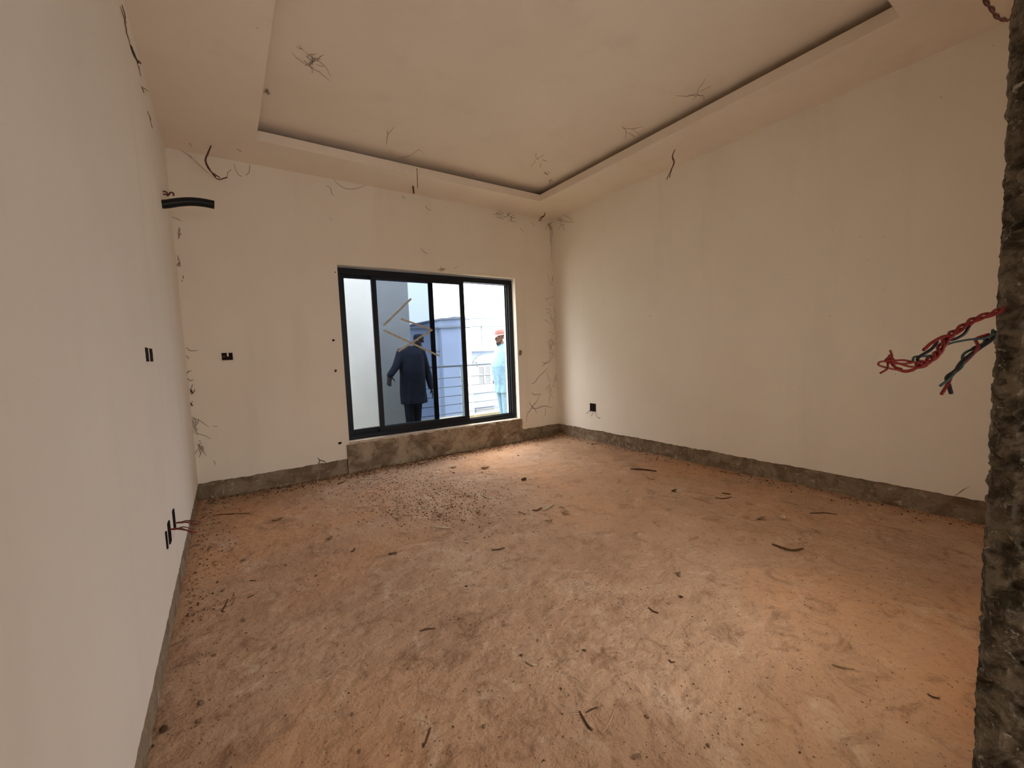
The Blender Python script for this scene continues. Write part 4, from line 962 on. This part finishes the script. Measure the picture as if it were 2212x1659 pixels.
for a in (
    ([(460, 1114), (490, 1112), (540, 1109)], .006, M_woodd, 'long thin dark twig near the far left corner'),
    ([(1362, 1014), (1385, 1016), (1418, 1019)], .012, M_woodd, 'long dark twig lying before the right wall strip'),
    ([(1668, 1177), (1685, 1184), (1712, 1190), (1735, 1187)], .010, M_woodd, 'long crooked twig on the right half of the floor'),
    ([(1062, 1189), (1078, 1188), (1090, 1184)], .007, M_woodd, 'short dark twig at the centre of the floor'),
    ([(840, 1198), (857, 1195)], .008, M_woodd, 'short black twig left of centre'),
    ([(758, 1193), (764, 1190), (766, 1186)], .007, M_woodd, 'small bent twig left of the short black twig'),
    ([(938, 1139), (955, 1141), (975, 1142)], .010, M_pale, 'pale stick below the crumb patch'),
    ([(1172, 1104), (1183, 1098), (1196, 1090)], .011, M_pale, 'pale upright-looking shaving right of the crumb patch'),
    ([(1150, 1102), (1160, 1103), (1170, 1098)], .008, M_woodd, 'dark twig left of the pale shaving'),
    ([(1120, 1106), (1135, 1112)], .008, M_wood, 'short brown chip stick left of the dark twig'),
    ([(1038, 1068), (1050, 1074), (1058, 1079)], .008, M_pale, 'pale straw beside the upright pebble'),
    ([(485, 1322), (480, 1321), (484, 1312), (491, 1298)], .004, M_woodd, 'bent dark straw on the left floor'),
    ([(500, 1308), (506, 1297)], .003, M_wood, 'thin straw right of the bent dark straw'),
    ([(1136, 1430), (1148, 1436), (1160, 1438)], .006, M_pale, 'curved white shaving in the centre foreground'),
    ([(907, 1365), (922, 1361), (940, 1358)], .005, M_woodd, 'thin dark twig left of the centre foreground'),
    ([(1401, 1315), (1411, 1321), (1422, 1324)], .005, M_woodd, 'short dark twig below the small dark stone'),
    ([(1252, 1537), (1262, 1555), (1272, 1572), (1280, 1580)], .004, M_woodd, 'dark tapered twig standing out in the bottom centre'),
    ([(1266, 1540), (1278, 1533), (1292, 1528)], .003, M_woodd, 'thin straw right of the tapered twig'),
    ([(915, 1616), (922, 1598), (930, 1572)], .003, M_woodd, 'long thin forked straw at the bottom left of centre'),
    ([(1445, 1425), (1450, 1431), (1458, 1431)], .004, M_woodd, 'small hooked straw right of the foreground prints'),
    ([(1798, 1437), (1820, 1444), (1845, 1446)], .005, M_wood, 'brown twig on the lower right floor'),
    ([(2003, 1500), (2016, 1507), (2030, 1510)], .004, M_woodd, 'dark straw near the jamb, lower right'),
    ([(1492, 1167), (1505, 1163), (1510, 1162)], .006, M_wood, 'small brown twig right of centre floor'),
    ([(780, 1037), (800, 1037), (816, 1035)], .009, M_pale, 'pale long chip before the left end of the step'),
    ([(730, 1047), (742, 1042)], .009, M_woodd, 'dark stubby twig before the end wall'),
    ([(770, 1070), (785, 1062)], .007, M_pale, 'pale straw above the crumb patch'),
    ([(535, 1292), (548, 1285)], .004, M_woodd, 'short straw above the left stones'),
    ([(540, 1255), (552, 1254)], .004, M_woodd, 'tiny dark straw below the largest left stone'),
    ([(1388, 1024), (1402, 1034), (1415, 1036)], .007, M_wood, 'crooked brown twig just below the long dark one'),
    ([(1560, 1066), (1578, 1068)], .007, M_woodd, 'dark twig near the middle of the right wall strip'),
    ([(1545, 1075), (1560, 1078), (1580, 1074)], .006, M_woodd, 'thin dark twig parallel to the one near the right strip'),
    ([(1750, 1110), (1780, 1109), (1808, 1112)], .006, M_woodd, 'thin dark straw close to the right wall strip')):
    stick(a[0], a[1], a[2], 'twig', a[3], group=TG, fork=([(915, 1616), (913, 1607)] if a[0][0] == (915, 1616) else None))
for a in (
    (598, 1124, .11, .028, 0.1, 1, M_wood, 'bark_chip', 'pale bark chip on the left far floor'),
    (1690, 1121, .085, .035, 0.3, 2, M_pale, 'dry_leaf', 'curled dry leaf before the right wall strip'),
    (1645, 1122, .08, .025, -0.2, 3, M_wood, 'dry_leaf', 'flat dry leaf left of the curled one'),
    (547, 1057, .12, .03, 0.2, 4, M_woodd, 'dry_leaf', 'black curled leaf against the end wall strip'),
    (912, 1002, .10, .04, 0.4, 5, M_pale, 'wood_chip', 'pale flat chip just below the cement step'),
    (978, 1011, .08, .03, 0.0, 6, M_pale, 'wood_chip', 'small pale chip below the middle of the step'),
    (1048, 1012, .11, .03, -0.2, 7, M_wood, 'wood_chip', 'brown chip below the open part of the window'),
    (1025, 974, .13, .03, 0.2, 8, M_pale, 'wood_chip', 'pale chip lying against the foot of the step'),
    (1213, 1095, .06, .03, 1.2, 9, M_pale, 'wood_chip', 'pale chip right of the pale shaving'),
    (1033, 1108, .055, .04, 0.4, 10, M_wood, 'wood_chip', 'brown flake right edge of the crumb patch'),
    (950, 1115, .05, .04, 1.0, 11, M_wood, 'wood_chip', 'brown flake low in the crumb patch'),
    (1456, 1062, .07, .025, 0.1, 12, M_woodd, 'wood_chip', 'dark flake on the far right floor'),
    (1185, 1127, .06, .02, -0.4, 13, M_wood, 'wood_chip', 'brown flake below the pale shaving'),
    (712, 1165, .06, .03, 0.6, 14, M_wood, 'wood_chip', 'small pale flake left of centre floor'),
    (1010, 1172, .05, .02, 0.3, 15, M_pale, 'wood_chip', 'pale flake above the centre twig'),
    (1280, 960, .06, .03, 0.3, 16, M_wood, 'wood_chip', 'flake at the strip in the far right corner')):
    leaf(*a, group=LG)
# gravel and crumbs
rr = np.random.default_rng(11)
NB = 2600
def scatter(n):
    out = []
    for _ in range(n):
        u = rr.random()
        if u < 0.15:   # crumb patch
            p = on_floor(950+rr.normal()*95, 1088+rr.normal()*26); x, y = p.x, p.y; s = rr.uniform(.002, .008)
        elif u < 0.24:
            p = on_floor(850+rr.normal()*90, 1040+rr.normal()*24); x, y = p.x, p.y; s = rr.uniform(.002, .008)
        elif u < 0.55: x, y, s = rr.uniform(0.05, W-.05), -0.03-abs(rr.normal())*0.08, rr.uniform(.003, .011)
        elif u < 0.62: x, y, s = W-0.02-abs(rr.normal())*.08, rr.uniform(-4.4, 0), rr.uniform(.002, .010)
        elif u < 0.70: x, y = 0.02+abs(rr.normal())*.12, rr.uniform(-3.9, 0); s = rr.uniform(.001, .009) if y > -2.2 else rr.uniform(.001, .004)
        else: x, y, s = rr.uniform(0.05, W-.05), rr.uniform(-4.2, -.05), rr.uniform(.0012, .0045)
        if 0.02 < x < W-.01 and -4.5 < y < -0.03: out.append((x, y, s))
    return out
m = MB()
for x, y, s in scatter(8500):
    z = fz(x, y)+s*0.35; q = rr.uniform(0.6, 1.3, 6)
    a = rr.random()*6.28; ca, sa = math.cos(a)*s, math.sin(a)*s
    m.add([(x+ca*q[0], y+sa*q[0], z), (x-sa*q[1], y+ca*q[1], z), (x-ca*q[2], y-sa*q[2], z), (x+sa*q[3], y-ca*q[3], z), (x, y, z+s*0.7*q[4]), (x, y, z-s*0.6)],
          [(0,1,4),(1,2,4),(2,3,4),(3,0,4),(1,0,5),(2,1,5),(3,2,5),(0,3,5)])
gv = m.build('gravel', M_woodd); gv.data.materials.append(M_wood); gv.data.materials.append(M_stone)
for i, p in enumerate(gv.data.polygons): p.material_index = (i//8) % 3
tag(gv, 'crumbs and grit strewn over the floor', 'grit', kind='stuff')

# shoe tread marks pressed into the dust in the foreground
m = MB(); M_dust = plain('pale_dust_ridge', (0.56, 0.40, 0.28), 0.95, 0.05)
marks = [[(1303, 1446), (1284, 1455), (1280, 1473), (1281, 1492)], [(1327, 1533), (1318, 1558), (1303, 1580), (1290, 1576)], [(1327, 1438), (1342, 1433), (1356, 1425)], [(1331, 1443), (1345, 1438), (1357, 1431)],
         [(1262, 1551), (1272, 1566), (1285, 1576)], [(1340, 1470), (1358, 1480), (1368, 1490)], [(1305, 1409), (1325, 1407), (1345, 1412), (1355, 1420)], [(1440, 1395), (1453, 1391), (1468, 1396)]]
for k in range(8): marks.append([(1236+k*2, 1462+k*6), (1250+k*2, 1470+k*6), (1266+k*1.5, 1484+k*4)])
for k in range(5): marks.append([(1212+k*3, 1522+k*5), (1232+k*2, 1527+k*4), (1250+k*2, 1524+k*4)])
for li in marks:
    sp = smooth_path([on_floor(*q)+V((0, 0, 0.0004)) for q in li], 4); k = len(sp)
    m.tube(sp, [0.0022*(0.3+0.7*math.sin(math.pi*(i+0.5)/k)) for i in range(k)], 6, flat=0.5)
tag(m.build('tread_marks', M_dust, None, True), 'faint shoe tread ridges in the dust, centre foreground', 'footprint', kind='stuff')
